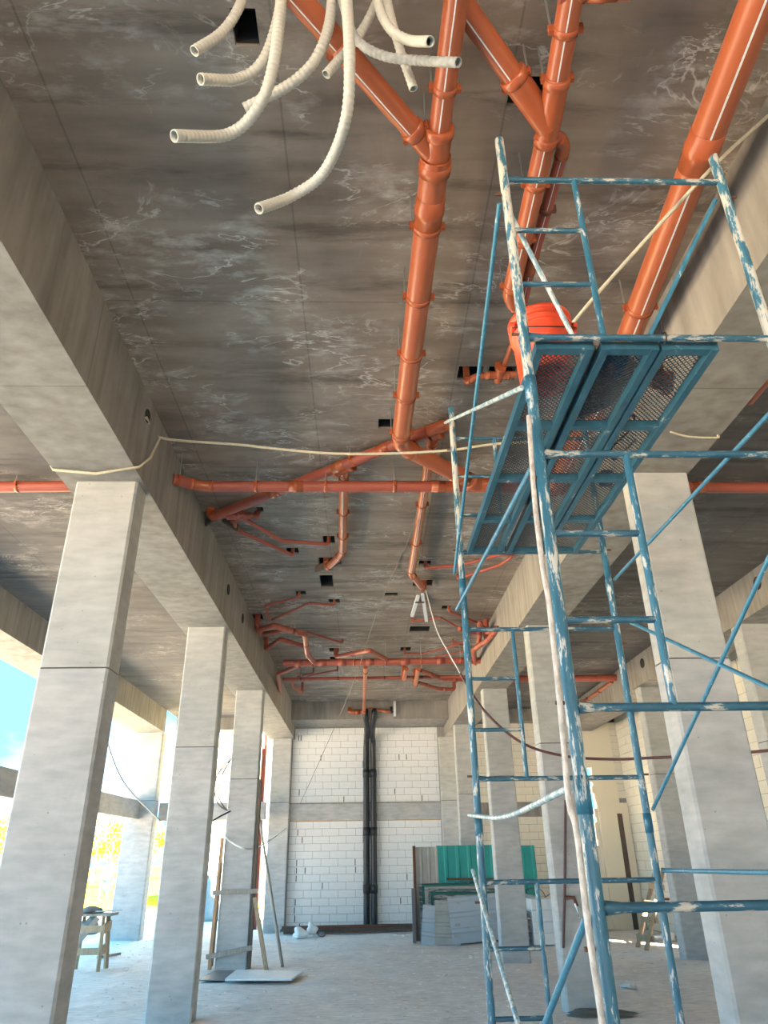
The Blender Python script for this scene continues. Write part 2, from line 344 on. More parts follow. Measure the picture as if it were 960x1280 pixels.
def grid_slab(x0, x1, y0, y1, z0, z1, holes):
    xs = sorted({x0, x1} | {h[0] for h in holes} | {h[1] for h in holes}); ys = sorted({y0, y1} | {h[2] for h in holes} | {h[3] for h in holes})
    inside = lambda x, y: any(h[0] < x < h[1] and h[2] < y < h[3] for h in holes)
    m = MB(); ix = {}
    def V(x, y, z):
        k = (round(x, 5), round(y, 5), z)
        if k not in ix: ix[k] = len(m.v); m.v.append(Vector((x, y, z)))
        return ix[k]
    for i in range(len(xs) - 1):
        for j in range(len(ys) - 1):
            if inside((xs[i] + xs[i + 1]) / 2, (ys[j] + ys[j + 1]) / 2): continue
            a, b, c, d = xs[i], xs[i + 1], ys[j], ys[j + 1]
            m.f.append((V(a, c, z0), V(a, d, z0), V(b, d, z0), V(b, c, z0))); m.sm.append(False)
    for a, b, c, d in holes:
        for p, q in (((a, c), (a, d)), ((a, d), (b, d)), ((b, d), (b, c)), ((b, c), (a, c))):
            m.quad((*p, z0), (*p, z1), (*q, z1), (*q, z0))
    m.box((x0, y0, z1), (x1, y1, z1 + 0.12))
    return m
ceil = struct('ceiling', grid_slab(XL1, XR0, YB, 18.7, ZC, ZC + 0.30, HOLES), 'ceiling')
for i, (a, b, c, d) in enumerate(HOLES):     # near-black faces paint in the shade up inside each slab opening
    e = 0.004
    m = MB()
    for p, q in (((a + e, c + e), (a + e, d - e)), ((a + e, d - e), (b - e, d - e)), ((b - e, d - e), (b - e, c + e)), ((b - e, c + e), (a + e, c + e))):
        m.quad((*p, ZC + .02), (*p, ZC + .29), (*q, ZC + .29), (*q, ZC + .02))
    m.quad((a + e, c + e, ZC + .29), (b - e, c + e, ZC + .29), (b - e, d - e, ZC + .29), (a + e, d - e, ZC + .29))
    build('slab_opening_shade', m, 'dark', ceil)
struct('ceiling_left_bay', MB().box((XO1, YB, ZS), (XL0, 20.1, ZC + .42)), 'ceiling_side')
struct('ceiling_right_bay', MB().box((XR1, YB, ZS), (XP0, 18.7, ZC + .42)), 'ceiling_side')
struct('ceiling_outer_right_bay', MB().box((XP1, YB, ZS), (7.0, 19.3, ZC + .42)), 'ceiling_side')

def beam(name, lo, hi, label, mat='beam'):
    return solo(name, MB().box(lo, hi), mat, label, 'beam', (lo[0], lo[1], lo[2]))
bL = beam('concrete_beam', (XL0, YB, ZB), (XL1, 20.1, ZC + .42), 'long grey concrete beam with a beige rope looped round it')
bR = beam('concrete_beam', (XR0, YB, ZB), (XR1, 20.1, ZC + .42), 'long grey concrete beam running above the blue scaffold')
bO = beam('concrete_beam', (XO0, YB, ZB), (XO1, 18.55, ZC + .42), 'edge beam of the open side against the sky')
bP = beam('concrete_beam', (XP0, YB, ZB), (XP1, 19.0, ZC + .42), 'outer concrete beam beside the cream block wall, pierced by sleeves')
bF = beam('concrete_beam', (XL1, 18.7, 4.80), (XR0, 20.1, ZC + .42), 'cross beam above the white block wall')
bG = beam('concrete_beam', (XR1, 18.7, 4.72), (XP0, 19.3, ZC + .42), 'short cross beam above the cream block wall')
bH = beam('concrete_beam', (XO1, 19.6, 4.72), (XL0, 20.1, ZS), 'short cross beam above the open bay with a view of the cream building')

def sleeve(beam_o, p, axis_sign, r=0.06):
    b = MB(); b.ring(Vector(p) + Vector((0.006 * axis_sign, 0, 0)), (axis_sign, 0, 0), [(-.02, r), (.004, r), (.004, r * .86), (-.02, r * .86)], 16)
    o = build('pipe_sleeve', b, 'dark', beam_o)
    c = MB(); c.ring(Vector(p) + Vector((0.002 * axis_sign, 0, 0)), (axis_sign, 0, 0), [(0, 0.0005), (0.001, r * .9)], 16)
    build('sleeve_shade_disc', c, 'dark', o)  # flat near-black disc, painted shade in place of the sleeve's depth
for px, py in ((285, 737), (303, 773), (184, 520), (319, 775)):
    sleeve(bL, at(px, py, X=XL1), 1, 0.075 if py > 600 else 0.06)
for px, py in ((803, 829), (947, 729)):
    sleeve(bP, at(px, py, X=XP0), -1, 0.09)
sleeve(bR, at(641, 791, X=XR0), -1, 0.06)

def column(x0, x1, y, ztop, label, d=0.27, zj=ZJ, base=-0.03):
    t = thing('concrete_column', label, 'column', ((x0 + x1) / 2, y + d / 2, 0))
    build('lower_pour', MB().chbox((x0, y, base), (x1, y + d, zj - .006), .018), 'column_lo', t, label='grey lower pour')
    build('cold_joint', MB().box((x0 + .012, y + .012, zj - .008), (x1 - .012, y + d - .012, zj + .008)), 'joint', t)
    build('upper_pour', MB().chbox((x0 + .002, y + .002, zj + .006), (x1 - .002, y + d - .002, ztop), .018), 'column_up', t, label='paler upper pour')
    return t
column(-2.44, -1.92, rows[0], ZB, 'massive pale concrete column under the roped beam, with pitted upper pour')
column(-2.44, -1.92, rows[1], ZB, 'slim grey concrete column between the roped column and the one with timber boards')
column(-2.44, -1.92, rows[2], ZB, 'concrete column with timber formwork boards still strapped to its foot')
column(-2.455, -1.94, 19.76, ZB, 'grey concrete column at the end of the white block wall beside the red post')
column(2.27, 2.75, rows[0] - .15, ZB, 'wide concrete column right behind the scaffold planks, one side bright')
column(2.28, 2.76, rows[1], ZB, 'concrete column with a thin maroon water pipe and tap')
column(2.28, 2.76, rows[2] + .05, ZB, 'concrete column standing before the green sheet stack')
column(2.20, 2.68, 17.8, ZB, 'concrete column behind the green corrugated sheets')
column(2.00, 2.74, 19.76, ZB, 'narrow concrete pier at the end of the white block wall beside the sheet stack')
column(-5.75, -5.05, 18.55, ZB, 'bright wide concrete column out at the open edge beyond the trestle', d=.34)
column(XP0 + .02, XP0 + .56, rows[1], ZB, 'outer concrete column in front of the cream block wall, mostly off at the edge beam')
column(XP0 + .05, XP0 + .58, rows[2], ZB, 'outer concrete column beside the wooden ladder')

# tie beams
def tie(lo, hi, label): return solo('tie_beam', MB().box(lo, hi), 'column_lo', label, 'beam', lo)
tie((-5.62, YB, 2.50), (-5.40, 18.55, 2.90), 'low tie beam running along the open edge')
tie((-5.05, 18.95, 2.48), (-2.455, 19.25, 2.88), 'low tie beam in front of the cream building')

# ------------------------------------------------------------------ block walls (each block a part)
UNIT = {}
def unit_block(matname):
    if matname not in UNIT:
        bm = bmesh.new(); bmesh.ops.create_cube(bm, size=1.0); bmesh.ops.bevel(bm, geom=bm.edges[:], offset=0.02, segments=1, affect='EDGES')
        me = bpy.data.meshes.new('block_' + matname); bm.to_mesh(me); bm.free(); me.materials.append(M[matname]); UNIT[matname] = me
    return UNIT[matname]
def lay_blocks(wall, matname, axis, plane, u0, u1, z0, z1, bl, bh, thick=0.12, skip=None, joint=0.008, seed=1, sgn=-1):
    """axis 'x': wall along X at Y=plane; axis 'y': wall along Y at X=plane; faces look to sgn"""
    rnd = random.Random(seed); n = max(1, round((z1 - z0) / bh)); bh = (z1 - z0) / n
    for r in range(n):
        u = u0 - (bl * (0.5 if r % 2 else 0.0)) - rnd.uniform(0, .05)
        z = z0 + (r + .5) * bh
        while u < u1 - 0.03:
            a, b = max(u, u0), min(u + bl, u1); u += bl
            if b - a < 0.05 or (skip and skip((a + b) / 2, z)): continue
            o = bpy.data.objects.new('block', unit_block(matname)); col.objects.link(o); o.parent = wall
            off = plane + sgn * rnd.uniform(0.0, 0.007)
            if axis == 'x': o.location = ((a + b) / 2, off, z); o.scale = (b - a - joint, thick, bh - joint)
            else: o.location = (off, (a + b) / 2, z); o.scale = (thick, b - a - joint, bh - joint)
WY = 20.02
wf = struct('wall_far', MB().box((-1.96, WY - .045, -.05), (2.19, WY + .12, 4.80)), 'mortar')
lay_blocks(wf, 'block', 'x', WY, -1.93, 0.0, 0.02, 2.46, .43, .174, seed=3)
lay_blocks(wf, 'block', 'x', WY, 0.0, 1.99, 0.02, 2.46, .43, .174, seed=4)
lay_blocks(wf, 'block', 'x', WY, -1.93, 0.0, 2.90, 4.79, .43, .174, seed=5)
lay_blocks(wf, 'block', 'x', WY, 0.0, 1.99, 2.90, 4.79, .43, .174, seed=6)
build('lintel_band', MB().box((-1.94, WY - .10, 2.47), (2.0, WY + .05, 2.87)), 'column_lo', wf, label='grey concrete band between the block courses')
build('foam_line', MB().box((-1.93, WY - .078, 2.455), (1.99, WY, 2.475)), 'foam', wf, label='orange brown foam line under the concrete band')
rg = random.Random(9)
for k in range(26):
    zr = rg.randrange(14); upz = rg.random() < .35
    z_ = (2.90 + (rg.randrange(10) + .5) * .172) if upz else (.02 + (zr + .5) * .1743)
    x_ = -1.72 if k % 3 == 0 else rg.uniform(-1.8, 1.9)
    if -.1 < x_ < .4: continue
    build('open_joint', MB().box((x_, WY - .0675, z_ - .07), (x_ + .022, WY - .05, z_ + .07)), 'joint', wf)
build('band_lip', MB().box((-1.94, WY - .13, 2.87), (2.0, WY + .05, 2.90)), 'beam', wf)

YR = 19.12                                        # far wall of the right bay, jagged window opening in it
def win(u, z): return 5.22 < u < 5.86 + 0.06 * math.sin(z * 9) and 1.75 < z < 3.62
wr = MB()
wr.box((2.76, YR - .045, -.05), (5.2, YR + .12, 4.75)); wr.box((5.2, YR - .045, -.05), (5.86, YR + .12, 1.78)); wr.box((5.2, YR - .045, 3.60), (5.86, YR + .12, 4.75)); wr.box((5.28, YR - .045, 4.70), (6.72, YR + .12, 5.04)); wr.box((5.86, YR - .045, -.05), (6.72, YR + .12, 5.04))
wr = struct('wall_far_right', wr, 'mortar')
lay_blocks(wr, 'block_cream', 'x', YR, 2.80, 4.95, 0.02, 2.46, .43, .174, seed=8)
lay_blocks(wr, 'block_cream', 'x', YR, 2.80, 4.95, 2.80, 4.72, .43, .174, seed=9)
lay_blocks(wr, 'block_cream', 'x', YR, 6.42, 6.66, 2.86, 4.72, .43, .174, seed=10)
build('lintel_band', MB().box((2.78, YR - .08, 2.47), (5.0, YR, 2.79)), 'beam', wr)
m = MB(); m.box((4.96, YR - .08, 0), (5.22, YR + .1, 4.72)); m.box((5.22, YR - .08, 0), (5.84, YR + .1, 1.75)); m.box((5.22, YR - .08, 3.62), (5.84, YR + .1, 4.72)); m.box((5.84, YR - .08, 0), (6.42, YR + .1, 4.72))
build('plaster_panel', m, 'cream_wall', wr, label='smooth cream panel round the bright opening')
m = MB()
rj = random.Random(5); z = 1.75
while z < 3.6:
    hgt = rj.uniform(.1, .22); w = rj.uniform(.0, .12); m.box((5.84 - w, YR - .06, z), (5.845, YR + .08, min(3.62, z + hgt))); z += hgt
build('broken_edge', m, 'cream_wall', wr)
build('lower_band', MB().box((5.84, YR - .12, 0.0), (6.6, YR - .07, 2.75)), 'cream_wall', wr)
build('painted_recess_shade', MB().box((6.30, YR - .135, 0.0), (6.42, YR - .11, 2.50)), 'wood_dark', wr)  # flat strip, its dark colour standing in for the shade of a recess

XW = 6.68                                         # right side wall, open between y 13.8 and 14.6
for y0, y1, sd_ in ((14.6, 19.15, 11), (7.6, 13.8, 12)):
    w = struct('wall_right', MB().box((XW - .05, y0, -.05), (XW + .12, y1, 4.98)), 'mortar')
    lay_blocks(w, 'block_cream', 'y', XW, y0 + .01, y1 - .01, 0.02, 4.90, .43, .2, seed=sd_)
struct('wall_right_sill', MB().box((XW - .06, 13.8, -.05), (XW + .12, 14.6, 1.2)), 'cream_wall')
struct('wall_right_lintel', MB().box((XW - .06, 13.8, 3.3), (XW + .12, 14.6, 5.04)), 'cream_wall')

struct('added_blocker_right_near', MB().box((XW - .06, YB, -.05), (XW + .12, 7.6, 5.04)), 'cream_wall')  # added wall out of view, blocks light from the right

# ------------------------------------------------------------------ ceiling pipework
def hanger(root, p, d, r, rod=True, ztop=ZC):
    d = Vector(d).normalized(); side = d.cross(Vector((0, 0, 1))).normalized()
    b = MB(); b.ring(p, d, [(-.018, r * 1.0), (-.018, r * 1.07), (.018, r * 1.07), (.018, r * 1.0)], 20)
    for sgn in (-1, 1):
        e = Vector(p) + side * sgn * r * 1.16; b.bar(e - Vector((0, 0, .02)), e + Vector((0, 0, .03)), .03, .022, d)
    c = build('pipe_clamp', b, 'band' if r < .05 else 'pvc_fit', root)
    if rod and p[2] + r < ztop - .03:
        for sgn in (-1, 1):
            e = Vector(p) + side * sgn * r * 1.16
            build('hanger_rod', MB().tube([e, (e.x, e.y, ztop)], .005, 6), 'rod', c)
def coupling(root, p, d, r, mat='pvc_fit'):
    b = MB(); L = r * 1.3
    b.ring(p, d, [(-L, r * .98), (-L, r * 1.05), (-L * .25, r * 1.06), (-L * .2, r * 1.11), (L * .15, r * 1.11), (L * .2, r * 1.06), (L, r * 1.04), (L, r * .98)], 20)
    build('coupling', b, mat, root)
def stripe(root, a, b_, r):
    d = (b_ - a).normalized(); dn = Vector((0, 0, -1)); dn = (dn - d * dn.dot(d)).normalized(); sd_ = d.cross(dn)
    n1 = (dn + sd_ * 0.20).normalized(); n2 = (dn + sd_ * 0.08).normalized()
    m = MB()
    m.quad(a + n1 * r * 1.004, b_ + n1 * r * 1.004, b_ + n2 * r * 1.004, a + n2 * r * 1.004)
    m.quad(a + n1 * r * .99, a + n2 * r * .99, b_ + n2 * r * .99, b_ + n1 * r * .99)
    build('print_stripe', m, 'print', root)
def run(root, pts, r, mat='pvc', fit='pvc_fit', coup=(), clamp=(), line=False, cap_end=True, rods=True, ztop=ZC):
    """a pipe through pts: straight lengths, elbows at the bends, couplings / clamps at (leg, t)"""
    pts = [Vector(p) for p in pts]; n = len(pts)
    for i in range(n - 1):
        a, b_ = pts[i].copy(), pts[i + 1].copy(); d = (b_ - a).normalized(); L = (b_ - a).length; cut = min(r * 1.3, L * .3)
        if i > 0: a += d * cut
        if i < n - 2: b_ -= d * cut
        build('pipe_length', MB().tube([a, b_], r, 20), mat, root)
        if line: stripe(root, a + d * r, b_ - d * r, r)
        for k, t in coup:
            if k == i: coupling(root, pts[i].lerp(pts[i + 1], t), d, r, fit)
        for k, t in clamp:
            if k == i: hanger(root, pts[i].lerp(pts[i + 1], t), d, r, rods, ztop)
    for i in range(1, n - 1):
        d0 = (pts[i] - pts[i - 1]); d1 = (pts[i + 1] - pts[i]); c0 = min(r * 1.7, d0.length * .35); c1 = min(r * 1.7, d1.length * .35)
        d0.normalize(); d1.normalize(); a, c = pts[i] - d0 * c0, pts[i] + d1 * c1
        arc = [a.lerp(pts[i], t).lerp(pts[i].lerp(c, t), t) for t in [k / 8 for k in range(9)]]
        m = MB().tube(arc, r * 1.03, 20, True)
        m.ring(a, d0, [(-r * .5, r), (-r * .5, r * 1.09), (r * .12, r * 1.09), (r * .2, r * 1.04)], 20); m.ring(c, d1, [(-r * .2, r * 1.04), (-r * .12, r * 1.09), (r * .5, r * 1.09), (r * .5, r)], 20)
        build('elbow', m, fit, root)
def wye(root, p, arms, r, fit='pvc_fit', name='wye_fitting'):
    m = MB()
    for d, L, rr in arms:
        d = Vector(d).normalized(); e = Vector(p) + d * L
        m.tube([p, e], rr * 1.03, 20, True); m.ring(e, d, [(-rr * .8, rr * 1.03), (-rr * .72, rr * 1.12), (-.001, rr * 1.12), (0, rr)], 20)
    build(name, m, fit, root)
def drain(label, loc, group=None): return thing('drain_pipe', label, 'pipe', loc, group)
ZP = 5.00
Z = lambda z: (lambda x, y: at(x, y, Z=z))
p5 = Z(ZP)
def up(p, z=ZC + .2): return Vector((p[0], p[1], z))
def rise(x, y, z):
    """last bend and riser of a pipe that enters the slab at pixel x, y"""
    e = at(x, y, Z=ZC); return [Vector((e.x, e.y, z)), Vector((e.x, e.y, ZC + .2))]

# P1 big main with its branch, runs to the cross collector
a0, aw, a1 = p5(578, -60), p5(545, 195), p5(500, 556); j1 = p5(596, 606)
t = drain('thick orange drain pipe running lengthwise under the slab with a wye fitting', (aw.x, aw.y, ZP))
dmain = (a1 - aw).normalized()
a0 = aw.lerp(a0, 3.0)
run(t, [a0, aw], .056, coup=((0, .45),), clamp=((0, .3), (0, .87)), line=True)
run(t, [aw, a1, j1], .080, coup=((0, .12),), clamp=((0, .16), (0, .36), (0, .56), (0, .74), (0, .93)), line=False)
b0 = p5(322, -60)
b0 = aw.lerp(b0, 1.35)
run(t, [b0, aw, ], .056, clamp=((0, .555), (0, .896)), line=True)
wye(t, aw, [(-dmain, .17, .07), (dmain, .10, .082), (b0 - aw, .22, .058)], .08)
coupling(t, a1.lerp(j1, .75), j1 - a1, .08)

# A cross collector
Ya = 6.28
A0 = at(216, 599, X=XL1); A1 = at(252, 608, Z=4.98); A2 = p5(560, 608); A3 = p5(692, 610); A4 = Vector((XR0, A3.y - .02, 4.96))
t = drain('long orange cross pipe spanning from the roped beam to the scaffold', (A2.x, A2.y, ZP))
run(t, [A0, A1, A2, A3, A4], .056, mat='pvc_red', clamp=((1, .22), (1, .50), (1, .78)), coup=((1, .38), (1, .96)))
wye(t, j1, [((1, 0, 0), .16, .07), ((-1, 0, 0), .12, .06), (a1 - j1, .14, .08)], .07)
hanger(t, A0.lerp(A1, .15), A1 - A0, .056)
t = drain('red brown pipe crossing the open bay from the roped beam outwards', (-3.5, 6.25, 4.93))
run(t, [(XL0, 6.25, 4.95), (XO1, 6.25, 4.92)], .056, mat='pvc_red', clamp=((0, .35),), ztop=ZS)
t = drain('red brown pipe crossing behind the near side column towards the edge', (3.9, 6.25, 4.92))
run(t, [(XR1, 6.25, 4.93), (XP0, 6.25, 4.92)], .056, mat='pvc_red', coup=((0, .25),), clamp=((0, .55),), ztop=ZS)

# D diagonal with its two droppers
zD = 5.15; pD = Z(zD)
D0, D1 = pD(263, 647), pD(548, 534)
t = drain('orange pipe running diagonally above the cross pipe with two long branches', (D1.x, D1.y, zD))
run(t, [up(D0), D0, D1, D1 + Vector((.12, .02, .05))], .055, mat='pvc_red', clamp=((1, .35), (1, .68)), coup=((1, .33), (1, .62), (1, .8)))
f0, f1 = pD(430, 586), pD(428, 692); f2 = rise(409, 701, zD)[0]
run(t, [f0, f1, f2, up(f2)], .05, mat='pvc', clamp=((0, .45), (0, .75)), line=True, rods=False); coupling(t, f0.lerp(f1, .1), f1 - f0, .05)
e0, e1 = pD(541, 545), pD(514, 717); e2 = rise(529, 728, zD)[0]
run(t, [e0, e1, e2, up(e2)], .05, mat='pvc', clamp=((0, .4), (0, .7)), line=True, rods=False); coupling(t, e0.lerp(e1, .08), e1 - e0, .05)
wye(t, f0, [(D1 - D0, .12, .055), (D0 - D1, .12, .055), (f1 - f0, .14, .05)], .055)
wye(t, e0, [(D1 - D0, .10, .055), (e1 - e0, .14, .05)], .055)

def small(label, pts, r=.026, z=5.19, mat='pvc_red', ends=(True, True), group=None, line=False, clamp=()):
    f = Z(z); q = [f(*p) for p in pts]
    if ends[0]: q[0] = rise(*pts[0], z)[0]
    if ends[1]: q[-1] = rise(*pts[-1], z)[0]
    full = ([up(q[0])] if ends[0] else []) + q + ([up(q[-1])] if ends[1] else [])
    tt = drain(label, q[0], group); run(tt, full, r, mat=mat, fit=mat, line=line, clamp=clamp, rods=False)
    return tt
t = small('thin red branch pipe below the diagonal pipe, ending beside the square slab hole', [(277, 646), (298, 644), (352, 676), (411, 674)], .024, ends=(False, True))
wye(t, at(297, 645, Z=5.12), [((-1, -.1, 0), .12, .045), ((1, .2, 0), .12, .035), ((.5, -1, 0), .12, .035)], .045, 'pvc_red')
small('short thin red branch pipe curling up beneath the diagonal pipe', [(294, 652), (293, 661), (366, 688)], .024, ends=(False, True))
small('stubby red pipe end rising into the slab next to the diagonal pipe', [(290, 651), (308, 643), (322, 640)], .034, ends=(False, True))
for (x, y), L in (((262, 650), (0.24, -.30)), ((288, 654), (.1, .22)), ((410, 706), (.3, -.25))):
    p = at(x, y, Z=5.20); dx, dy = L
    solo('formwork_batten', MB().bar(p - Vector((dx, dy, 0)) * .6, p + Vector((dx, dy, 0)) * .6, .03, .09), 'wood_dark', {262: 'dark batten across the slab under the diagonal pipe mouth', 288: 'tiny dark batten by the thin red branches', 410: 'dark batten wedged across the slab hole beneath the orange dropper'}[x], 'batten', p)
small('thin red pipe kinked towards the scaffold planks, near the narrow slab slot', [(532, 704), (575, 707), (628, 692), (642, 688)], .024)
small('second thin red pipe kinked beside the scaffold planks', [(572, 718), (625, 706), (639, 690)], .024)

# small fittings by the bucket
pS = Z(5.14); q = [rise(583, 465, 5.14)[0], pS(595, 470), pS(645, 468)]
t = drain('orange trap and tee fittings hung between two slab openings by the bucket', q[0])
run(t, [up(q[0]), q[0], q[1], q[2]], .028, coup=((2, .35),)); c_ = pS(624, 469)
wye(t, c_, [((1, 0, 0), .09, .032), ((-1, 0, 0), .1, .032), ((0, -1, 0), .10, .036), ((0, 1, 0), .08, .03), ((0, 0, 1), .2, .03)], .034, name='tee_fitting')
run(t, [c_ + Vector((.03, 0, .04)), pS(640, 430)], .022)

# G double pipe at the right with wye
g0, g1, gw, g2, g3 = p5(722, -50), p5(575, -20), p5(686, 158), p5(637, 372), p5(668, 405)
g0 = gw.lerp(g0, 3.0); g1 = at(520, -75, Z=5.14)
t = drain('orange drain pipe with a large wye joining two pipes above the scaffold top', gw)
run(t, [g0, gw], .056, clamp=((0, .40), (0, .79), (0, .89)), line=True); run(t, [g1, gw], .056, clamp=((0, .72),), line=True)
run(t, [gw, g2, g3], .056, clamp=((0, .28), (0, .60), (0, .92)), line=True)
wye(t, gw, [(g0 - gw, .26, .06), (g1 - gw, .34, .064), (g2 - gw, .10, .058)], .06)
h0, h1, h2 = at(688, 166, Z=5.04), at(706, 180, Z=5.06), at(664, 330, Z=5.06)
t = drain('thinner orange pipe running alongside the wye pipe behind the scaffold post', h1)
run(t, [h0, h1, h2, at(648, 400, Z=5.06)], .036, mat='pvc_red', fit='pvc_fit', clamp=((1, .5),), line=True)

# C thick pipe at the right
k0, k1, k2 = p5(965, -40), p5(770, 462), p5(690, 612)
k0 = k1.lerp(k0, 1.9)
t = drain('thickest orange pipe slanting towards the edge with an orange rope in front', k0)
run(t, [k0, k1, k2], .088, coup=((0, .637),), clamp=((0, .4), (0, .868)), line=True)
t = drain('short orange red pipe end high above the scaffold at the slab edge', p5(765, -8))
run(t, [p5(700, -12), p5(790, -16)], .05, mat='pvc_red', coup=((0, .6),), clamp=((0, .3),))
t = drain('red brown pipe seen past the scaffold brace in the outer bay', at(950, 482, Z=4.93))
run(t, [at(935, 500, Z=4.93), at(985, 440, Z=4.93)], .05, mat='pvc_red', clamp=((0, .5),), ztop=ZS)

# far cluster
ZT1, ZT2 = 4.90, 4.98
T1 = Z(ZT1)
tA, tB = T1(354, 829), at(607, 829, X=XR0); tB = Vector((XR0, tA.y - .1, ZT1))
t = drain('long red brown cross pipe of the far cluster, the thicker one with many branches', tA)
run(t, [tA, tB], .062, mat='pvc_red', fit='pvc_red', clamp=((0, .15), (0, .36), (0, .52), (0, .7), (0, .9)), coup=((0, .08), (0, .2), (0, .3), (0, .44), (0, .62), (0, .8)))
u = [T1(374, 832), T1(347, 842)] + rise(351, 855, 4.98)
run(t, u, .042, mat='pvc_red', fit='pvc_red')
u = [T1(393, 828), T1(384, 818), T1(381, 793), T1(343, 782)] + rise(322, 772, 5.04)
run(t, u, .046, mat='pvc_red', fit='pvc_red', coup=((1, .5), (2, .2), (2, .6)), clamp=((2, .4),))
u = [T1(483, 824), T1(462, 813)] + rise(420, 812, 5.12)
run(t, u, .042, mat='pvc_red', fit='pvc_red', coup=((1, .5),))
u = [T1(457, 834), T1(455, 877)]; u[1] = Vector((u[1].x, 18.62, 4.93))
run(t, u, .042, mat='pvc', coup=((0, .08), (0, .9)), line=False)
u = [T1(508, 836), T1(505, 850)]; run(t, [u[0], u[1], up(u[1])], .045, mat='pvc')
u = [T1(523, 836), T1(519, 857)]; run(t, [u[0], u[1], up(u[1])], .045, mat='pvc')
u = [T1(594, 829), T1(592, 812), T1(600, 806), T1(610, 800), T1(622, 785)] + rise(607, 774, 5.02)
run(t, u, .044, mat='pvc_red', fit='pvc_red', coup=((3, .5),))
T2 = Z(ZT2); v0 = T2(353, 849)
t = drain('thin red brown cross pipe of the far cluster behind the thicker one', v0)
run(t, [v0, Vector((XR0, v0.y - .1, ZT2))], .034, mat='pvc_red', fit='pvc_red', clamp=((0, .1), (0, .3), (0, .55), (0, .75)), coup=((0, .45), (0, .7)))
t = drain('thick red brown pipe stub slanting off the thin cross pipe in the far cluster', T2(545, 849))
run(t, [T2(525, 838), T2(552, 848), T2(585, 850)], .045, mat='pvc_red', fit='pvc_red', coup=((0, .5), (1, .5)))
t = drain('lowest red brown pipe of the far cluster with clamps, next to the cross beam', T2(526, 856))
run(t, [T2(522, 853), T2(548, 861), T2(568, 862), up(T2(568, 862))], .04, mat='pvc_red', fit='pvc_red', coup=((0, .4), (1, .4)))
t = drain('red brown cross pipe in the outer bay, above the cream wall', (3.5, 12.6, 4.9))
run(t, [(XR1, v0.y - .1, 4.92), (XP0, v0.y - .15, 4.92)], .07, mat='pvc_red', fit='pvc_red', coup=((0, .3), (0, .8)), clamp=((0, .55),), ztop=ZS)
t = drain('pale orange pipe slanting below the cross pipe in the outer bay', (4.4, 13.5, 4.9))
run(t, [at(765, 852, Z=4.88), at(720, 885, Z=4.88)], .045, mat='pvc', coup=((0, .3),), clamp=((0, .6),), ztop=ZS)

fc = 'thin branch pipes of the far cluster'
small('thin red pipe rising from the left far elbows to the highest slot, bent once', [(337, 776), (331, 757), (374, 741)], .02, 5.19, ends=(False, True), group=fc)
small('thin red pipe from the far elbows running to the slot right of the square hole', [(340, 775), (386, 754), (418, 751)], .02, 5.19, ends=(False, True), group=fc)
small('thin red pipe sloping to a slot beside the thick far elbow', [(383, 790), (428, 799)], .02, 5.19, ends=(False, True), group=fc)
small('thick short red pipe beneath the far elbows beside the roped beam', [(333, 797), (350, 799), (382, 808)], .04, 5.04, ends=(True, False), group=fc)
small('knot of red pipe fittings at the foot of the roped beam sleeves', [(322, 778), (326, 792), (345, 790), (362, 785)], .036, 5.05, ends=(False, False), group=fc)
small('small red stub beneath the thin far cross pipe near the roped beam', [(365, 849), (366, 857), (378, 853)], .03, 5.02, ends=(False, True), group=fc)
small('thin red pipe slanting between the two far cross pipes', [(372, 846), (392, 835)], .02, 5.15, ends=(False, True), group=fc)
small('thin pale red pipe lying between the two far cross pipes with an upright end', [(385, 845), (420, 838), (422, 832)], .02, 5.15, ends=(False, True), group=fc)
small('thin red pipe kinked by the timber prop in the slab hole', [(515, 772), (551, 772), (578, 787)], .02, 5.19, ends=(True, False), group=fc)
small('thin red pipe slanting from the slot by the scaffold post towards the sleeves', [(561, 759), (600, 780)], .024, 5.19, ends=(True, False), group=fc)
small('thin red pipe with a hooked end above the thick far cross pipe', [(506, 813), (510, 817), (530, 817), (578, 804)], .02, 5.17, ends=(True, False), group=fc)
small('short hooked red pipe end by the sleeves of the scaffold side beam', [(566, 799), (567, 804), (582, 803)], .02, 5.17, ends=(True, False), group=fc)
t = small('knot of red brown elbows at the scaffold side beam above the thick far pipe', [(574, 786), (598, 792), (600, 778), (609, 788)], .04, 5.04, ends=(False, True), group=fc)
run(t, [at(600, 792, Z=5.02), at(598, 806, Z=4.95)], .04, mat='pvc_red', fit='pvc_red')
small('thin red pipe just above the thick far cross pipe near the scaffold post', [(545, 821), (580, 814)], .02, 5.15, ends=(False, False), group=fc)
t = drain('orange elbow pipe mouth at the cross beam above the black risers', (0, 18.62, 4.95))
run(t, [(-.38, 18.68, 5.08), (-.36, 18.6, 4.97), (.02, 18.6, 4.97)], .055, mat='pvc', coup=((1, .5),))
t = drain('thin orange pipe reaching sideways at the cross beam beside the black risers', (.3, 18.6, 5))
run(t, [(.1, 18.6, 5.04), (.62, 18.6, 4.98), (.66, 18.68, 4.98)], .035, mat='pvc')

# timber prop frame in the slab hole
t = thing('timber_prop', 'pale narrow timber legs hanging in the slab slot above the far pipes', 'timber', at(525, 760, Z=5.0))
for (x0, y0), (x1, y1) in (((523, 744), (515, 770)), ((528, 742), (533, 776))):
    build('leg', MB().bar(at(x0, y0, Z=ZC - .01), at(x1, y1, Z=5.10), .05, .04), 'boardwhite', t)
build('crosspiece', MB().bar(at(519, 752, Z=5.2), at(530, 752, Z=5.2), .04, .04), 'wood_dark', t)

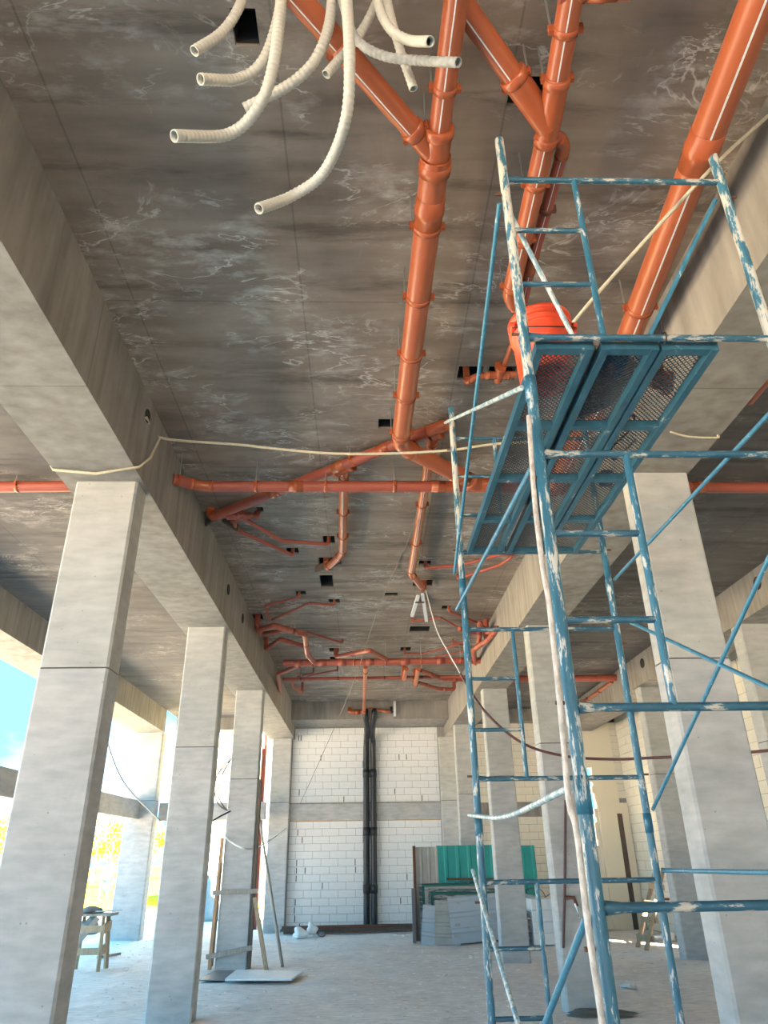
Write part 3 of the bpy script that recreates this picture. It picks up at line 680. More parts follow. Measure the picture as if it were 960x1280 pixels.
# black risers on the far wall
for k, (x, lab) in enumerate(((.05, 'black plastic riser pipe strapped to the white block wall, beside the orange elbow'), (.24, 'black plastic riser pipe on the white block wall, nearer the sheet stack'))):
    t = thing('riser_pipe', lab, 'pipe', (x, 19.85, 0), 'black riser pipes on the block wall')
    off = (x - .145) * 1.0
    build('pipe_length', MB().tube(curve([(x, 19.86, 0.02), (x, 19.86, 2.0), (x, 19.84, 4.15), (.145 + off * .72, 19.5, 4.52), (.145 + off * .9, 18.85, 4.72), (.145 + off * 1.2, 18.62, 4.86), (.145 + off * 1.2, 18.62, 5.04)], 6), .075, 16), 'black', t)
    for z in (.9, 2.2, 3.6): build('socket', MB().ring((x, 19.86, z), (0, 0, 1), [(-.1, .075), (-.1, .088), (.1, .088), (.1, .075)], 16), 'black', t)
t = thing('steel_bracket', 'small pale bracket hanging on the cross beam next to the black risers', 'bracket', (.78, 18.64, 4.6))
build('plate', MB().box((.76, 18.62, 4.86), (.82, 18.70, 5.24)), 'boardwhite', t); build('bolt', MB().tube([(.74, 18.66, 4.95), (.70, 18.66, 5.0), (.70, 18.68, 5.1)], .03, 8), 'black', t)

# ------------------------------------------------------------------ scaffold tower
SY = (2.5, 5.0); SX = (0.752, 1.855); PH = 1.637; Z0 = 0.14; PR = .0238
sc = thing('scaffold_tower', 'blue paint-worn steel scaffold tower of three stacked frames', 'scaffold', ((SX[0] + SX[1]) / 2, 3.75, 0))
for y in SY:
    XA = .724 if y < 3 else .742
    for i, x in enumerate((XA, SX[1])):
        jack = build('base_jack', MB().tube([(x, y, 0), (x, y, Z0 + .12)], .017, 10).box((x - .06, y - .06, -.012), (x + .06, y + .06, .008)), 'rust', sc)
        for k in range(3):
            zb = Z0 + k * PH
            topz = zb + PH - (.0 if k < 2 else .02)
            mt = 'scaf_worn' if (k == 2 and y < 3) or (k == 2 and i == 0) else 'scaf'
            po = build('post', MB().tube([(x, y, zb + .003), (x, y, topz - .003)], PR, 16), mt, sc)
            if k < 2: build('coupling_pin', MB().ring((x, y, zb + PH), (0, 0, 1), [(-.06, PR), (-.06, PR * 1.13), (.06, PR * 1.13), (.06, PR)], 16), mt, po)
            for pz in (.30, 1.20):
                build('brace_lug', MB().tube([(x, y, zb + pz), (x + (.055 if i else -.055), y, zb + pz)], .007, 8), 'rust', po)
    for k in range(3):
        zb = Z0 + k * PH
        for nm, zz in (('top_bar', zb + 1.309), ('bottom_bar', zb + .283)):
            build(nm, MB().tube([(XA + PR * .6, y, zz), (SX[1] - PR * .6, y, zz)], .0155, 12).ring((XA, y, zz), (1, 0, 0), [(PR, .022), (PR + .05, .0165)], 12), 'scaf_bar', sc)
        xr = 1.085
        if k == 0 and y < 3: continue
        build('ladder_rail', MB().tube([(xr, y, zb + .283), (xr, y, zb + 1.309)], .015, 12), 'scaf', sc)
        for zz in (.60, .95):
            build('rung', MB().tube([(XA + PR * .6, y, zb + zz), (xr - .01, y, zb + zz)], .0135, 10), 'scaf_bar', sc)
def brace(a, b_, mat='brace', bend=0.0, r=.012):
    a, b_ = Vector(a), Vector(b_); mid = (a + b_) / 2 + Vector((0, 0, bend))
    m = MB().tube(curve([a, mid, b_], 8) if bend else [a, b_], r, 10)
    o = build('cross_brace', m, mat, sc)
xl, xr = .685, SX[1] + .045
brace((xl, 2.5, 4.55), (xl, 5.0, 3.53)); brace((xl, 2.5, 3.42), (xl, 5.0, 4.88), 'brace_pale')
brace((xl, 2.5, 3.02), (xl, 5.0, 3.24)); brace((xl, 2.5, 1.80), (xl, 5.0, 1.84), 'brace_pale', -.05)
brace((xl, 2.5, 1.42), (xl, 5.0, .10)); brace((xl, 5.0, 1.52), (xl, 2.5, .25), 'brace_pale')
brace((xr, 2.5, 3.44), (xr, 5.0, 3.47)); brace((xr, 2.5, 3.10), (xr, 5.0, 1.86)); brace((xr, 5.0, 3.17), (xr, 2.5, 1.88))
brace((xr, 2.5, 1.52), (xr, 5.0, 1.50))
brace((.745, 2.53, 4.50), (1.035, 2.66, 3.735), 'brace_pale'); brace((SX[1] - .03, 2.54, 4.64), (1.32, 2.70, 3.735), 'brace')

# planks
ZPK = Z0 + 2 * PH + .283                          # bottom bar of the top frames
def plank_mesh(w, L):
    parts = {}
    rails = []
    for sx in (0, w - .035): rails.append(MB().box((sx, .02, -.035), (sx + .035, L - .02, .018)))
    cross = [MB().box((.035, y, -.03), (w - .035, y + .045, .012)) for y in (.02, L * .27, L * .51, L * .75, L - .065)]
    m = MB(); px, py = .026, .0130; nyr = int((L - .06) / py); nxr = int((w - .05) / (px / 2)); th = .005; hw = .0022
    for j in range(nyr):
        y = .03 + j * py; last = None
        for i in range(nxr):
            x0 = .025 + i * px / 2; x1 = x0 + px / 2
            up_ = (i + j) % 2 == 0
            ya, yb = (y, y + py) if up_ else (y + py, y)
            m._add([(x0, ya - hw, .006 + th), (x1, yb - hw, .006 + th), (x1, yb + hw, .006), (x0, ya + hw, .006)], [(0, 1, 2, 3)])
    return rails, cross, m
PW, PLN = .265, 2.46
pr, pc, pm = plank_mesh(PW, PLN)
rail_me = [b.mesh('side_rail') for b in pr]; cross_me = [b.mesh('cross_member') for b in pc]; mesh_me = pm.mesh('expanded_mesh')
for me in rail_me + cross_me: me.materials.append(M['plank'])
mesh_me.materials.append(M['mesh'])
hook = MB().box((0, -.05, -.005), (.035, .02, .018)); 
hk = MB().tube([(.05, .02, .0), (.05, -.0, .022), (.05, -.03, .026), (.05, -.05, .012)], .009, 8); hk_me = hk.mesh('hook'); hk_me.materials.append(M['plank'])
for x, lab in ((.785, 'blue scaffold plank of expanded steel mesh carrying the orange bucket'), (1.085, 'middle scaffold plank of expanded steel mesh under dark clutter'), (1.362, 'outer scaffold plank of expanded steel mesh with cut pipe pieces on it')):
    t = thing('scaffold_plank', lab, 'plank', (x, 2.52, ZPK), 'scaffold planks')
    for nm, lst in (('side_rail', rail_me), ('cross_member', cross_me), ('expanded_mesh', [mesh_me])):
        for me in lst:
            o = bpy.data.objects.new(nm, me); col.objects.link(o); o.parent = t
            if nm == 'expanded_mesh': o['kind'] = 'stuff'
    for hx in (0, PW - .1):
        for hy in (0, 1):
            o = bpy.data.objects.new('hook', hk_me); col.objects.link(o); o.parent = t; o.location = (hx, .03 if not hy else PLN - .03, .0)
            if hy: o.rotation_euler = (0, 0, math.pi); o.location.x += .1
ZDK = ZPK + .012
# bucket
bp = Vector((.915, 2.86, ZPK + .02))
t = thing('bucket', 'bright orange plastic bucket standing on the scaffold plank', 'bucket', bp)
body = [(0.0, .002), (.001, .132), (.02, .134), (.27, .146), (.272, .158), (.285, .158), (.287, .148), (.305, .149), (.307, .160), (.32, .160), (.322, .150), (.345, .151), (.347, .163), (.368, .163), (.370, .150), (.30, .143), (.03, .130), (.02, .002)]
build('body', MB().ring(bp, (0, 0, 1), body, 40), 'bucket', t)
hp = [bp + Vector((-.165 * math.cos(a) * (1 if True else 1), -.05 - .13 * math.sin(a), .30 - .10 * math.sin(a))) for a in [math.pi * k / 14 for k in range(15)]]
build('wire_handle', MB().tube(hp, .0035, 6), 'black', t)
for s_ in (-1, 1): build('handle_ear', MB().ring(bp + Vector((s_ * .150, -.05, .30)), (s_, 0, 0), [(0, .03), (.02, .028), (.02, .001)], 12), 'bucket', t)
m = MB()
for k, (a0_, zz) in enumerate(((205, .20), (211, .20), (217, .205), (203, .235), (212, .24))):
    a = math.radians(a0_); r_ = .1445; p = bp + Vector((r_ * math.cos(a), r_ * math.sin(a), zz)); tn = Vector((-math.sin(a), math.cos(a), 0)); nr_ = Vector((math.cos(a), math.sin(a), 0)) * .001
    m.quad(p - tn * .007 + nr_, p + tn * .007 + nr_, p + tn * .007 + nr_ + Vector((0, 0, .024)), p - tn * .005 + nr_ + Vector((0, 0, .02)))
build('printed_mark', m, 'bucket_print', t)

# clutter on the planks
def lump(name, label, cat, p, size, mat, seed):
    r_ = random.Random(seed); bm = bmesh.new(); bmesh.ops.create_icosphere(bm, subdivisions=3, radius=1)
    ph = [r_.uniform(0, 6) for _ in range(6)]
    for v in bm.verts:
        k = 1 + .18 * math.sin(4 * v.co.x + ph[0]) + .16 * math.sin(5 * v.co.y + ph[1]) + .14 * math.sin(6 * v.co.z + 3 * v.co.x + ph[2])
        v.co = Vector((v.co.x * size[0] * k, v.co.y * size[1] * k, max(-.62, v.co.z) * size[2] * k))
        v.co.z = max(v.co.z, -.6 * size[2])
    me = bpy.data.meshes.new(name); bm.to_mesh(me); bm.free(); me.materials.append(M[mat])
    for po in me.polygons: po.use_smooth = True
    o = bpy.data.objects.new(name, me); col.objects.link(o); o.location = (p[0], p[1], p[2] + .6 * size[2]); return tag(o, label, cat)
lump('cement_scrap', 'grey lump of dried cement at the end of the plank by the ladder rail', 'rubble', (1.055, 2.66, ZDK + .008), (.045, .05, .05), 'zinc_old', 4)
lump('dark_rag', 'dark crumpled rag on the middle plank', 'rag', (1.22, 2.92, ZDK), (.09, .22, .05), 'cable', 5)
lump('blue_cloth', 'dark blue cloth lying on the middle plank', 'cloth', (1.19, 2.72, ZDK), (.07, .09, .03), 'cloth_blue', 6)
for i, (x, y, dx, dy, lab) in enumerate(((1.44, 2.78, .05, .13, 'short orange pipe offcut lying on the outer plank'), (1.52, 2.84, .04, .12, 'second short orange pipe offcut on the outer plank, touching its twin'))):
    solo('pipe_offcut', MB().tube([(x, y, ZDK + .036), (x + dx, y + dy, ZDK + .036)], .034, 14), 'pvc', lab, 'pipe', (x, y, ZDK))
solo('white_tube', MB().tube([(1.40, 2.70, ZDK + .025), (1.52, 2.62, ZDK + .025), (1.56, 2.60, ZDK + .025)], .018, 10), 'bag', 'white plastic tube piece on the outer plank', 'tube', (1.4, 2.7, ZDK))
solo('timber_strip', MB().bar((1.068, 2.6, ZDK + .012), (1.068, 4.2, ZDK + .012), .03, .03), 'wood_dark', 'dark timber strip lying in the gap between two scaffold planks', 'timber', (1.068, 2.6, ZDK))
solo('black_cord', MB().tube(curve([(1.40, 3.25, ZDK + .01), (1.45, 3.15, ZDK + .01), (1.48, 3.3, ZDK + .01), (1.44, 3.5, ZDK + .01), (1.50, 3.62, ZDK + .01), (1.55, 3.4, ZDK + .01)], 8), .006, 8), 'black', 'black cord coiled loosely on the outer plank', 'cord', (1.4, 3.2, ZDK))
solo('drill_battery', MB().chbox((1.50, 3.86, ZDK), (1.58, 3.95, ZDK + .07), .012), 'cloth_blue', 'small dark blue tool battery on the outer plank', 'tool', (1.5, 3.9, ZDK))
# whitish pole leaning along the near post
solo('wooden_pole', MB().tube(curve([at(x_, y_, Y=2.46) for x_, y_ in ((772, 1440), (753, 1280), (735, 1157), (721, 1040), (711, 1000), (702, 900), (687, 760), (678, 705), (668, 621), (661, 520))], 10) , .0105, 10), 'pole', 'thin speckled whitish pole lashed upright along the scaffold post', 'pole', (.7, 2.44, 0))
solo('wire_tie', MB().tube([(.742 + .03 * math.cos(a), 5.0 + .03 * math.sin(a), 4.89 + .012 * math.sin(3 * a)) for a in [k * .5 for k in range(26)]], .004, 6), 'black', 'black wire tie wrapped round the far post top of the scaffold', 'wire', (SX[0], 5, 4.89))
solo('wire_tie', MB().tube([(1.362, 2.5 + .024 * math.cos(a), ZPK + .0 + .026 * math.sin(a)) for a in [k * .5 for k in range(26)]] + [(1.36, 2.49, ZPK + .09)], .004, 6), 'black', 'black wire tie wrapped round the bar between two planks', 'wire', (1.36, 2.5, ZPK))

# ------------------------------------------------------------------ flexible conduits hanging at the top
hg = 'cream corrugated conduits dangling from the slab'
def conduit(label, path, r=.021, mat='hose', name='flexible_conduit'):
    pts = [at(x, y, Z=z) for x, y, z in path]
    q = resample(curve(pts, 14), .0055); n = len(q)
    rad = [r * (1.0 if (i // 2) % 2 == 0 else .90) for i in range(n)]
    t = thing(name, label, 'conduit', pts[0], hg)
    build('corrugated_tube', MB().tube(q, r, 12, False, rad), mat, t)
    d = (q[-1] - q[-2]).normalized(); e = q[-1]
    m = MB().ring(e, d, [(0, r), (.002, r * .97), (.002, r * .78), (-.03, r * .76)], 14); build('cut_end', m, mat, t)
    build('hollow_shade', MB().ring(e, d, [(-.028, r * .77), (-.0285, .0004)], 14), 'dark', t)  # near-black disc paints the shade inside the open tube
conduit('longest cream conduit looping down and away from the others, end tilted towards the beam', [(352, -70, 5.26), (352, -10, 4.85), (342, 80, 4.45), (322, 135, 4.32), (285, 168, 4.27), (217, 170, 4.08)], .024)
conduit('cream conduit hanging lowest with its end turned up towards the roped beam', [(428, -90, 5.26), (432, -20, 4.80), (437, 70, 4.42), (432, 150, 4.25), (405, 215, 4.22), (365, 245, 4.19), (323, 261, 4.02)], .024)
conduit('short cream conduit curling over the square slab hole', [(320, -60, 5.26), (305, -5, 4.95), (280, 38, 4.76), (243, 64, 4.58)], .022)
conduit('cream conduit behind the longest one, end level', [(360, -75, 5.26), (352, 0, 5.0), (332, 70, 4.75), (300, 98, 4.66), (250, 99, 4.50)], .024)
conduit('cream conduit sweeping behind the longest one, end hidden behind it', [(408, -80, 5.26), (415, 0, 5.0), (402, 60, 4.75), (370, 100, 4.64), (305, 136, 4.55)], .024)
conduit('straight cream conduit crossing the white striped orange branch', [(492, -60, 5.26), (472, 0, 5.02), (448, 45, 4.88), (408, 93, 4.66)], .021)
conduit('cream conduit with its open end pointing at the thick orange pipe', [(466, -70, 5.26), (472, 0, 4.85), (487, 35, 4.70), (510, 50, 4.62), (538, 52, 4.47)], .021)
conduit('straight cream conduit hanging steeply with a slanted end', [(474, -70, 5.26), (484, 0, 4.95), (498, 55, 4.74), (517, 111, 4.55)], .020)
conduit('dusty grey ribbed conduit crossing in front of the orange pipe', [(414, -70, 5.26), (428, 0, 4.9), (445, 48, 4.68), (480, 70, 4.60), (530, 76, 4.54), (573, 78, 4.40)], .020, 'hose_gray')

# ------------------------------------------------------------------ ropes and cables
def cord(name, label, pts, r, mat, cat='rope', seg=8, n=10): return solo(name, MB().tube(curve(pts, n), r, seg), mat, label, cat, pts[0])
ry = rows[0] - .25
e_ = .012
cord('rope', 'beige rope knotted round the concrete beam and stretched across to the scaffold', [at(183, 522, X=XL1 + e_), at(200, 547, X=XL1 + e_), at(300, 556, Z=4.95), at(400, 566, Z=4.86), at(480, 567, Z=4.83), at(560, 563, Z=4.82), at(620, 555, Z=4.85), (1.9, 5.2, 4.86), (XR0 - e_, 5.05, 4.9)], .012, 'rope')
lp = [at(200, 547, X=XL1 + e_), at(188, 572, X=XL1 + e_), at(174, 584, Z=ZB - e_), at(120, 592, Z=ZB - e_), at(66, 587, Z=ZB - e_)]
lp.append(Vector((XL0 - e_, lp[-1].y, ZB + .02))); lp.append(Vector((XL0 - e_, lp[-1].y, ZS - .02)))
solo('rope_loop', MB().tube(lp, .012, 8), 'rope', 'beige rope loop hanging under the concrete beam above the massive column', 'rope', lp[0])
cord('rope_end', 'short slack rope lying along the underside of the scaffold side beam', [at(838, 540, Z=ZB - e_), at(862, 546, Z=ZB - e_), at(896, 547, Z=ZB - e_), at(897, 544, Z=ZB - e_)], .008, 'rope')
cord('guy_rope', 'straight beige rope rising from the scaffold planks past the thickest pipe', [at(960, 145, X=XR0 - .012), at(890, 210, Z=4.9), at(760, 352, Z=4.45), at(703, 420, Z=4.25), at(695, 432, Y=3.2)], .011, 'rope')
cord('hanging_cable', 'maroon cable drooping past the scaffold towards the outer column', [at(575, 842, Y=9.4), at(605, 888, Y=9.3), at(650, 927, Y=9.2), at(700, 944, Y=9.1), at(760, 949, Y=8.9), at(820, 947, Y=8.6), at(900, 943, Y=8.2), at(1000, 935, Y=7.6)], .017, 'cable', 'cable', n=12)
cord('pull_cord', 'thin pale pink cord hanging from the slab slot down to the maroon cable', [at(531, 733, Z=ZC), at(545, 785, Y=9.6), at(560, 815, Y=9.5), at(576, 843, Y=9.4)], .008, 'white_cable', 'cord')
cord('string_line', 'very thin wire slanting from the slab down to the end of the white wall', [at(503, 690, Z=ZC), at(470, 770, Y=11), at(440, 858, Y=14), at(400, 950, Y=17.5), at(375, 1005, Y=19.85)], .006, 'wire', 'wire')
cord('string_wire', 'very thin dark wire dangling by the orange droppers', [at(522, 640, Z=5.0), at(505, 690, Z=5.22), at(503, 694, Z=ZC)], .005, 'wire', 'wire')
cord('dangling_cable', 'thin grey cable sagging between the massive column and the bright column', [(XL0 + .05, 5.9, 3.55), at(140, 945, Y=12.5), at(160, 985, Y=14), at(200, 1026, Y=9.6)], .012, 'wire', 'cable')
cord('white_cable', 'thin white cable sagging between two columns near the timber boards', [at(278, 1038, Y=13.55), at(288, 1052, Y=13.55), at(313, 1061, Y=13.6), at(338, 1050, Y=17), at(358, 1035, Y=19.7)], .014, 'white_cable', 'cable')
cord('cable_coil', 'loop of pale and dark cable hanging on the column with timber boards', [at(289, 948, Y=13.6), at(274, 965, Y=13.5), at(268, 985, Y=13.5), at(273, 1005, Y=13.5), at(284, 1013, Y=13.6), at(278, 1006, Y=13.55), at(272, 990, Y=13.5), at(278, 968, Y=13.5), at(288, 950, Y=13.62)], .014, 'wire', 'cable')
cord('cable_stub', 'short dark cable end leaving the column with timber boards', [at(288, 1014, Y=13.6), at(276, 1020, Y=13.4), at(266, 1026, Y=13.2)], .014, 'black', 'cable')
for k, (py, lab) in enumerate(((1027, 'upper overhead power line beyond the field'), (1035, 'lower overhead power line beyond the field'))):
    cord('power_line', lab, [at(-60, py, Y=70), at(60, py + 1, Y=72), at(170, py + 12, Y=75)], .02, 'wire', 'cable', 6)

# ------------------------------------------------------------------ things on the floor, far wall
rz = random.Random(21)
for k in range(9):
    y = 19.35 + rz.uniform(-.12, .3); z = .03 + (k // 3) * .055
    x0 = -2.0 + rz.uniform(0, .35); x1 = 1.05 + rz.uniform(-.5, .4)
    solo('steel_bar', MB().bar((x0, y, z), (x1, y + rz.uniform(-.1, .1), z + .01), .05, .05), 'rust' if k % 2 else 'wood_dark', 'long dark bar in the bundle lying along the foot of the white block wall', 'bar', (x0, y, z), 'bundle of bars along the white wall')
lump('plastic_sack', 'small crumpled white plastic sack lying before the bar bundle', 'sack', (-1.45, 18.55, 0), (.16, .13, .13), 'bag', 11)
lump('plastic_scrap', 'knotted white plastic scrap on the bar bundle', 'sack', (-1.2, 18.75, .05), (.12, .1, .14), 'bag', 12)
lump('dark_stone', 'small dark stone on the floor before the bar bundle', 'stone', (-.98, 18.75, 0), (.1, .08, .06), 'boarddark', 13)

# corrugated sheets
def sheet(name, label, w, h, mat, base, rot, ribs='v', pitch=.2, amp=.022, group=None, cat='metal sheet'):
    m = MB(); n = int((w if ribs == 'v' else h) / pitch); us = []
    for k in range(n):
        for f, zz in ((0, 0), (.62, 0), (.70, 1), (.90, 1)): us.append(((k + f) * pitch, zz * amp))
    us.append((n * pitch, 0)); L = w if ribs == 'v' else h
    sc_ = L / (n * pitch)
    for d in (0, -.004):
        o = len(m.v)
        for u_, a in us:
            for e in (0, 1):
                m.v.append(Vector((u_ * sc_, -a + d, e * h)) if ribs == 'v' else Vector((e * w, -a + d, u_ * sc_)))
        for k in range(len(us) - 1):
            f = (o + 2 * k, o + 2 * k + 1, o + 2 * k + 3, o + 2 * k + 2); m.f.append(f if d == 0 else f[::-1]); m.sm.append(False)
    me = m.mesh(name); me.materials.append(M[mat]); o = bpy.data.objects.new(name, me); col.objects.link(o)
    o.location = base; o.rotation_euler = rot; return tag(o, label, cat, group)
sg = 'sheets of the corrugated stack'
sheet('corrugated_sheet', 'weathered grey corrugated sheet standing at the wall end of the stack', .52, 1.80, 'zinc_old', (1.12, 17.40, .0), (-.05, 0, 0), pitch=.17, group=sg)
sheet('corrugated_sheet', 'tall green corrugated sheet standing upright at the back of the stack', 1.30, 1.82, 'green', (1.60, 17.38, .0), (-.05, 0, 0), pitch=.22, group=sg)
sheet('corrugated_sheet', 'green corrugated sheet standing upright behind the column', .95, 1.80, 'green', (2.88, 17.45, .0), (-.05, 0, .02), pitch=.22, group=sg)
solo('angle_bar', MB().bar((1.78, 17.26, 1.16), (3.05, 17.26, 1.14), .03, .045), 'rust', 'rusty bar lying across the green sheets', 'bar', (1.78, 17.26, 1.1))
solo('rust_post', MB().bar((1.10, 17.36, 0), (1.10, 17.42, 1.82), .06, .05), 'rust', 'rusty upright strip at the edge of the weathered sheet', 'bar', (1.1, 17.36, 0))
for k in range(6):
    mt = ('mixed', 'green_dark', 'zinc_old', 'mixed', 'green_dark', 'mixed')[k]
    sheet('leaning_sheet', ('peeling dark sheet leaning on the green ones, layer %s from the back' % ('first', 'second', 'third', 'fourth', 'fifth', 'sixth')[k]), 2.0 - .07 * k, 1.10 - .045 * k + rz.uniform(-.03, .03), mt, (1.20 + .05 * k, 17.22 - .07 * k, .0), (-.13, rz.uniform(-.02, .02), 0), ribs='h', pitch=.19, amp=.03, group=sg)
sheet('leaning_sheet', 'pale grey ribbed sheet leaning foremost on the stack', 1.30, .84, 'zinc', (1.78, 16.62, .0), (-.16, -.07, .03), ribs='h', pitch=.27, amp=.025, group=sg)
sheet('leaning_sheet', 'narrow grey sheet bent beside the foremost sheet', .52, .80, 'zinc_old', (1.42, 16.66, .0), (-.17, .05, -.06), ribs='h', pitch=.2, amp=.02, group=sg)
sheet('leaning_sheet', 'short pale sheet torn at the wall end of the stack', .40, .72, 'zinc', (1.14, 16.72, .0), (-.16, .10, -.10), ribs='h', pitch=.2, amp=.02, group=sg)
sheet('leaning_sheet', 'grey sheet of the stack showing past the column', .75, 1.0, 'zinc', (2.86, 16.9, .0), (-.16, .25, .05), ribs='h', pitch=.22, amp=.02, group=sg)
solo('timber_post', MB().box((1.0, 17.0, 0), (1.07, 17.06, 1.0)), 'boarddark', 'dark upright timber at the wall end of the sheet stack', 'timber', (1, 17, 0))
for k in range(10):
    z = .06 + k * .055
    solo('slatted_board', MB().box((2.84 + rz.uniform(-.03, .03), 16.25, z), (3.30 + rz.uniform(-.03, .03), 16.75, z + .032)), 'zinc_old' if k % 2 else 'boarddark', 'grey board in the low pile beside the sheet stack column', 'board', (2.85, 16.25, z), 'low pile of grey boards')
for k in range(4):
    z = k * .2
    solo('white_block', MB().chbox((3.36, 16.2, z + .004), (3.80, 16.75, z + .198), .01), 'block', ('lowest', 'second', 'third', 'topmost')[k] + ' white building block of the pile behind the column with the tap', 'block', (3.4, 16.2, z), 'pile of white blocks')
# bramble of rusty wire by the green sheets
for k in range(14):
    p = Vector((3.55 + rz.uniform(-.1, .5), 17.6 + rz.uniform(-.2, .2), rz.uniform(.5, 1.1)))
    cord('tie_wire', 'rusty curled tie wire in the tangle by the green sheets', [p, p + Vector((rz.uniform(-.3, .3), rz.uniform(-.1, .1), rz.uniform(-.2, .3))), p + Vector((rz.uniform(-.3, .3), rz.uniform(-.1, .1), rz.uniform(-.4, -.2))), Vector((p.x, p.y, 0))], .008, 'rust', 'wire', 5, 5)['group'] = 'tangle of tie wire'

# water pipe with tap on the R2 column
t = thing('water_pipe', 'thin maroon water pipe standing against the concrete column', 'pipe', (2.42, 9.5, .5))
build('pipe_length', MB().tube([at(707, 1000, Y=9.51), at(706, 1110, Y=9.51), at(704, 1185, Y=9.51)], .016, 10), 'cable', t)
tp = at(706, 1122, Y=9.51)
tb = build('tap', MB().tube([tp, tp + Vector((.10, -.03, .0)), tp + Vector((.12, -.05, -.09))], .022, 10), 'rust', t)
build('tap_lever', MB().tube([tp + Vector((.10, -.05, -.06)), tp + Vector((.13, -.07, -.16)), tp + Vector((.11, -.09, -.2))], .016, 8), 'metal', tb)

# wooden ladder leaning on the right wall
t = thing('wooden_ladder', 'rough wooden ladder leaning against the cream block wall', 'ladder', (5.3, 15.6, 0))
la = [(at(797, 1184, Z=0.0), at(820, 1083, X=6.25)), (at(808, 1188, Z=0.0), at(829, 1086, X=6.35))]
for a, b_ in la: build('rail', MB().bar(a, b_, .07, .05), 'wood', t)
for f in (.12, .33, .52, .74):
    build('rung', MB().bar(la[0][0].lerp(la[0][1], f) + Vector((-.08, -.05, 0)), la[1][0].lerp(la[1][1], f) + Vector((.08, -.05, 0)), .03, .10), 'wood', t)
lump('white_bundle', 'small white bundle on the floor behind the ladder', 'bundle', (6.15, 16.6, 0), (.2, .16, .08), 'bag', 31)
lump('floor_rag', 'tiny white scrap on the floor near the scaffold', 'scrap', (3.5, 11.2, 0), (.07, .1, .02), 'bag', 32)
lump('cement_heap', 'dark heap of spilled cement at the foot of the column with the tap', 'rubble', (2.60, 9.44, -.01), (.34, .14, .035), 'damp', 33)

# timber boards round L3 column
yb = rows[2] - .03
t = thing('formwork_boards', 'timber formwork boards clamped round the foot of a concrete column', 'formwork', (-2.18, yb, 0))
build('side_board', MB().bar((-2.52, yb + .02, 0), (-2.475, yb + .02, 1.95), .05, .10, (0, 1, 0)), 'wood_orange', t, label='orange timber side board')
build('back_board', MB().bar((-2.56, yb + .35, 0), (-2.53, yb + .35, 1.55), .05, .10, (0, 1, 0)), 'wood_dark', t)
build('side_board', MB().bar((-1.885, yb + .06, 0), (-1.875, yb + .06, 2.9), .045, .10, (0, 1, 0)), 'wood_dark', t)
build('clamp_board', MB().bar((-2.56, yb - .03, 1.10), (-1.80, yb - .03, 1.12), .03, .07), 'wood_grey', t)
build('clamp_board', MB().bar((-2.58, yb - .03, .18), (-1.84, yb - .03, .30), .03, .07), 'wood_grey', t)
solo('leaning_batten', MB().bar((-1.56, 13.35, 0), (-1.84, 13.55, 1.02), .06, .09, (0, 1, 0)), 'wood', 'pale short timber batten leaning on the boarded column', 'timber', (-1.56, 13.35, 0))
solo('leaning_pole', MB().tube([at(353, 1208, Z=0), at(322, 1008, Y=19.0)], .028, 8), 'wood_grey', 'long thin dark pole leaning beside the boarded column', 'pole', at(353, 1208, Z=0))
bq = [at(281, 1226, Z=.03), at(364, 1226, Z=.03), at(379, 1216, Z=.03), at(296, 1214, Z=.03)]
m = MB(); m._add([p for p in bq] + [p + Vector((0, 0, .025)) for p in bq], [(3, 2, 1, 0), (4, 5, 6, 7), (0, 1, 5, 4), (1, 2, 6, 5), (2, 3, 7, 6), (3, 0, 4, 7)])
solo('pale_board', m, 'boardwhite', 'pale board lying flat on the floor before the boarded column', 'board', bq[0])
bq = [at(248, 1226, Z=.012), at(280, 1226, Z=.012), at(296, 1214, Z=.012), at(268, 1214, Z=.012)]
m = MB(); m._add([p for p in bq] + [p + Vector((0, 0, .012)) for p in bq], [(3, 2, 1, 0), (4, 5, 6, 7), (0, 1, 5, 4), (1, 2, 6, 5), (2, 3, 7, 6), (3, 0, 4, 7)])
solo('dark_board', m, 'boarddark', 'dark slate board lying under the edge of the pale board', 'board', bq[0])

# sawhorse trestle
tr = at(112, 1215, Z=0)
t = thing('sawhorse', 'rough timber trestle with tools on top beside the massive column', 'trestle', tr)
hx, hy = .42, .62
for sx in (-1, 1):
    for sy in (-1, 1):
        build('leg', MB().bar(tr + Vector((sx * .25 - .12, sy * .20 + .2, 0)), tr + Vector((sx * .20 - .12, sy * .12 + .2, .78)), .05, .06), 'wood', t)
for z in (.28, .60):
    build('stretcher', MB().bar(tr + Vector((.13, .0, z)), tr + Vector((.11, .42, z + .03)), .03, .14), 'wood', t)
    build('stretcher', MB().bar(tr + Vector((-.36, .03, z)), tr + Vector((.13, .03, z)), .03, .10), 'wood', t)
build('diagonal', MB().bar(tr + Vector((-.42, .0, .2)), tr + Vector((.0, .05, .76)), .03, .08), 'wood_grey', t)
build('table_board', MB().bar(tr + Vector((-.55, .2, .80)), tr + Vector((.22, .2, .80)), .42, .035), 'wood_grey', t)
lump('tool_bag', 'dark bag of tools lying on the timber trestle', 'bag', tr + Vector((-.18, .18, .818)), (.2, .14, .06), 'boarddark', 41)
solo('steel_rod', MB().tube([tr + Vector((-.4, .1, .835)), tr + Vector((.36, .12, .86))], .014, 8), 'zinc', 'grey steel rod lying across the trestle top', 'bar', tr + Vector((-.4, .1, .83)))
lump('hanging_sack', 'blue grey sack under the trestle top', 'sack', tr + Vector((-.22, .30, .5)), (.18, .12, .16), 'bluegrey', 43)
solo('floor_batten', MB().bar(at(122, 1197, Z=.03), at(150, 1192, Z=.03), .05, .04), 'wood_grey', 'thin batten lying on the floor beside the trestle', 'timber', at(122, 1197, Z=0))

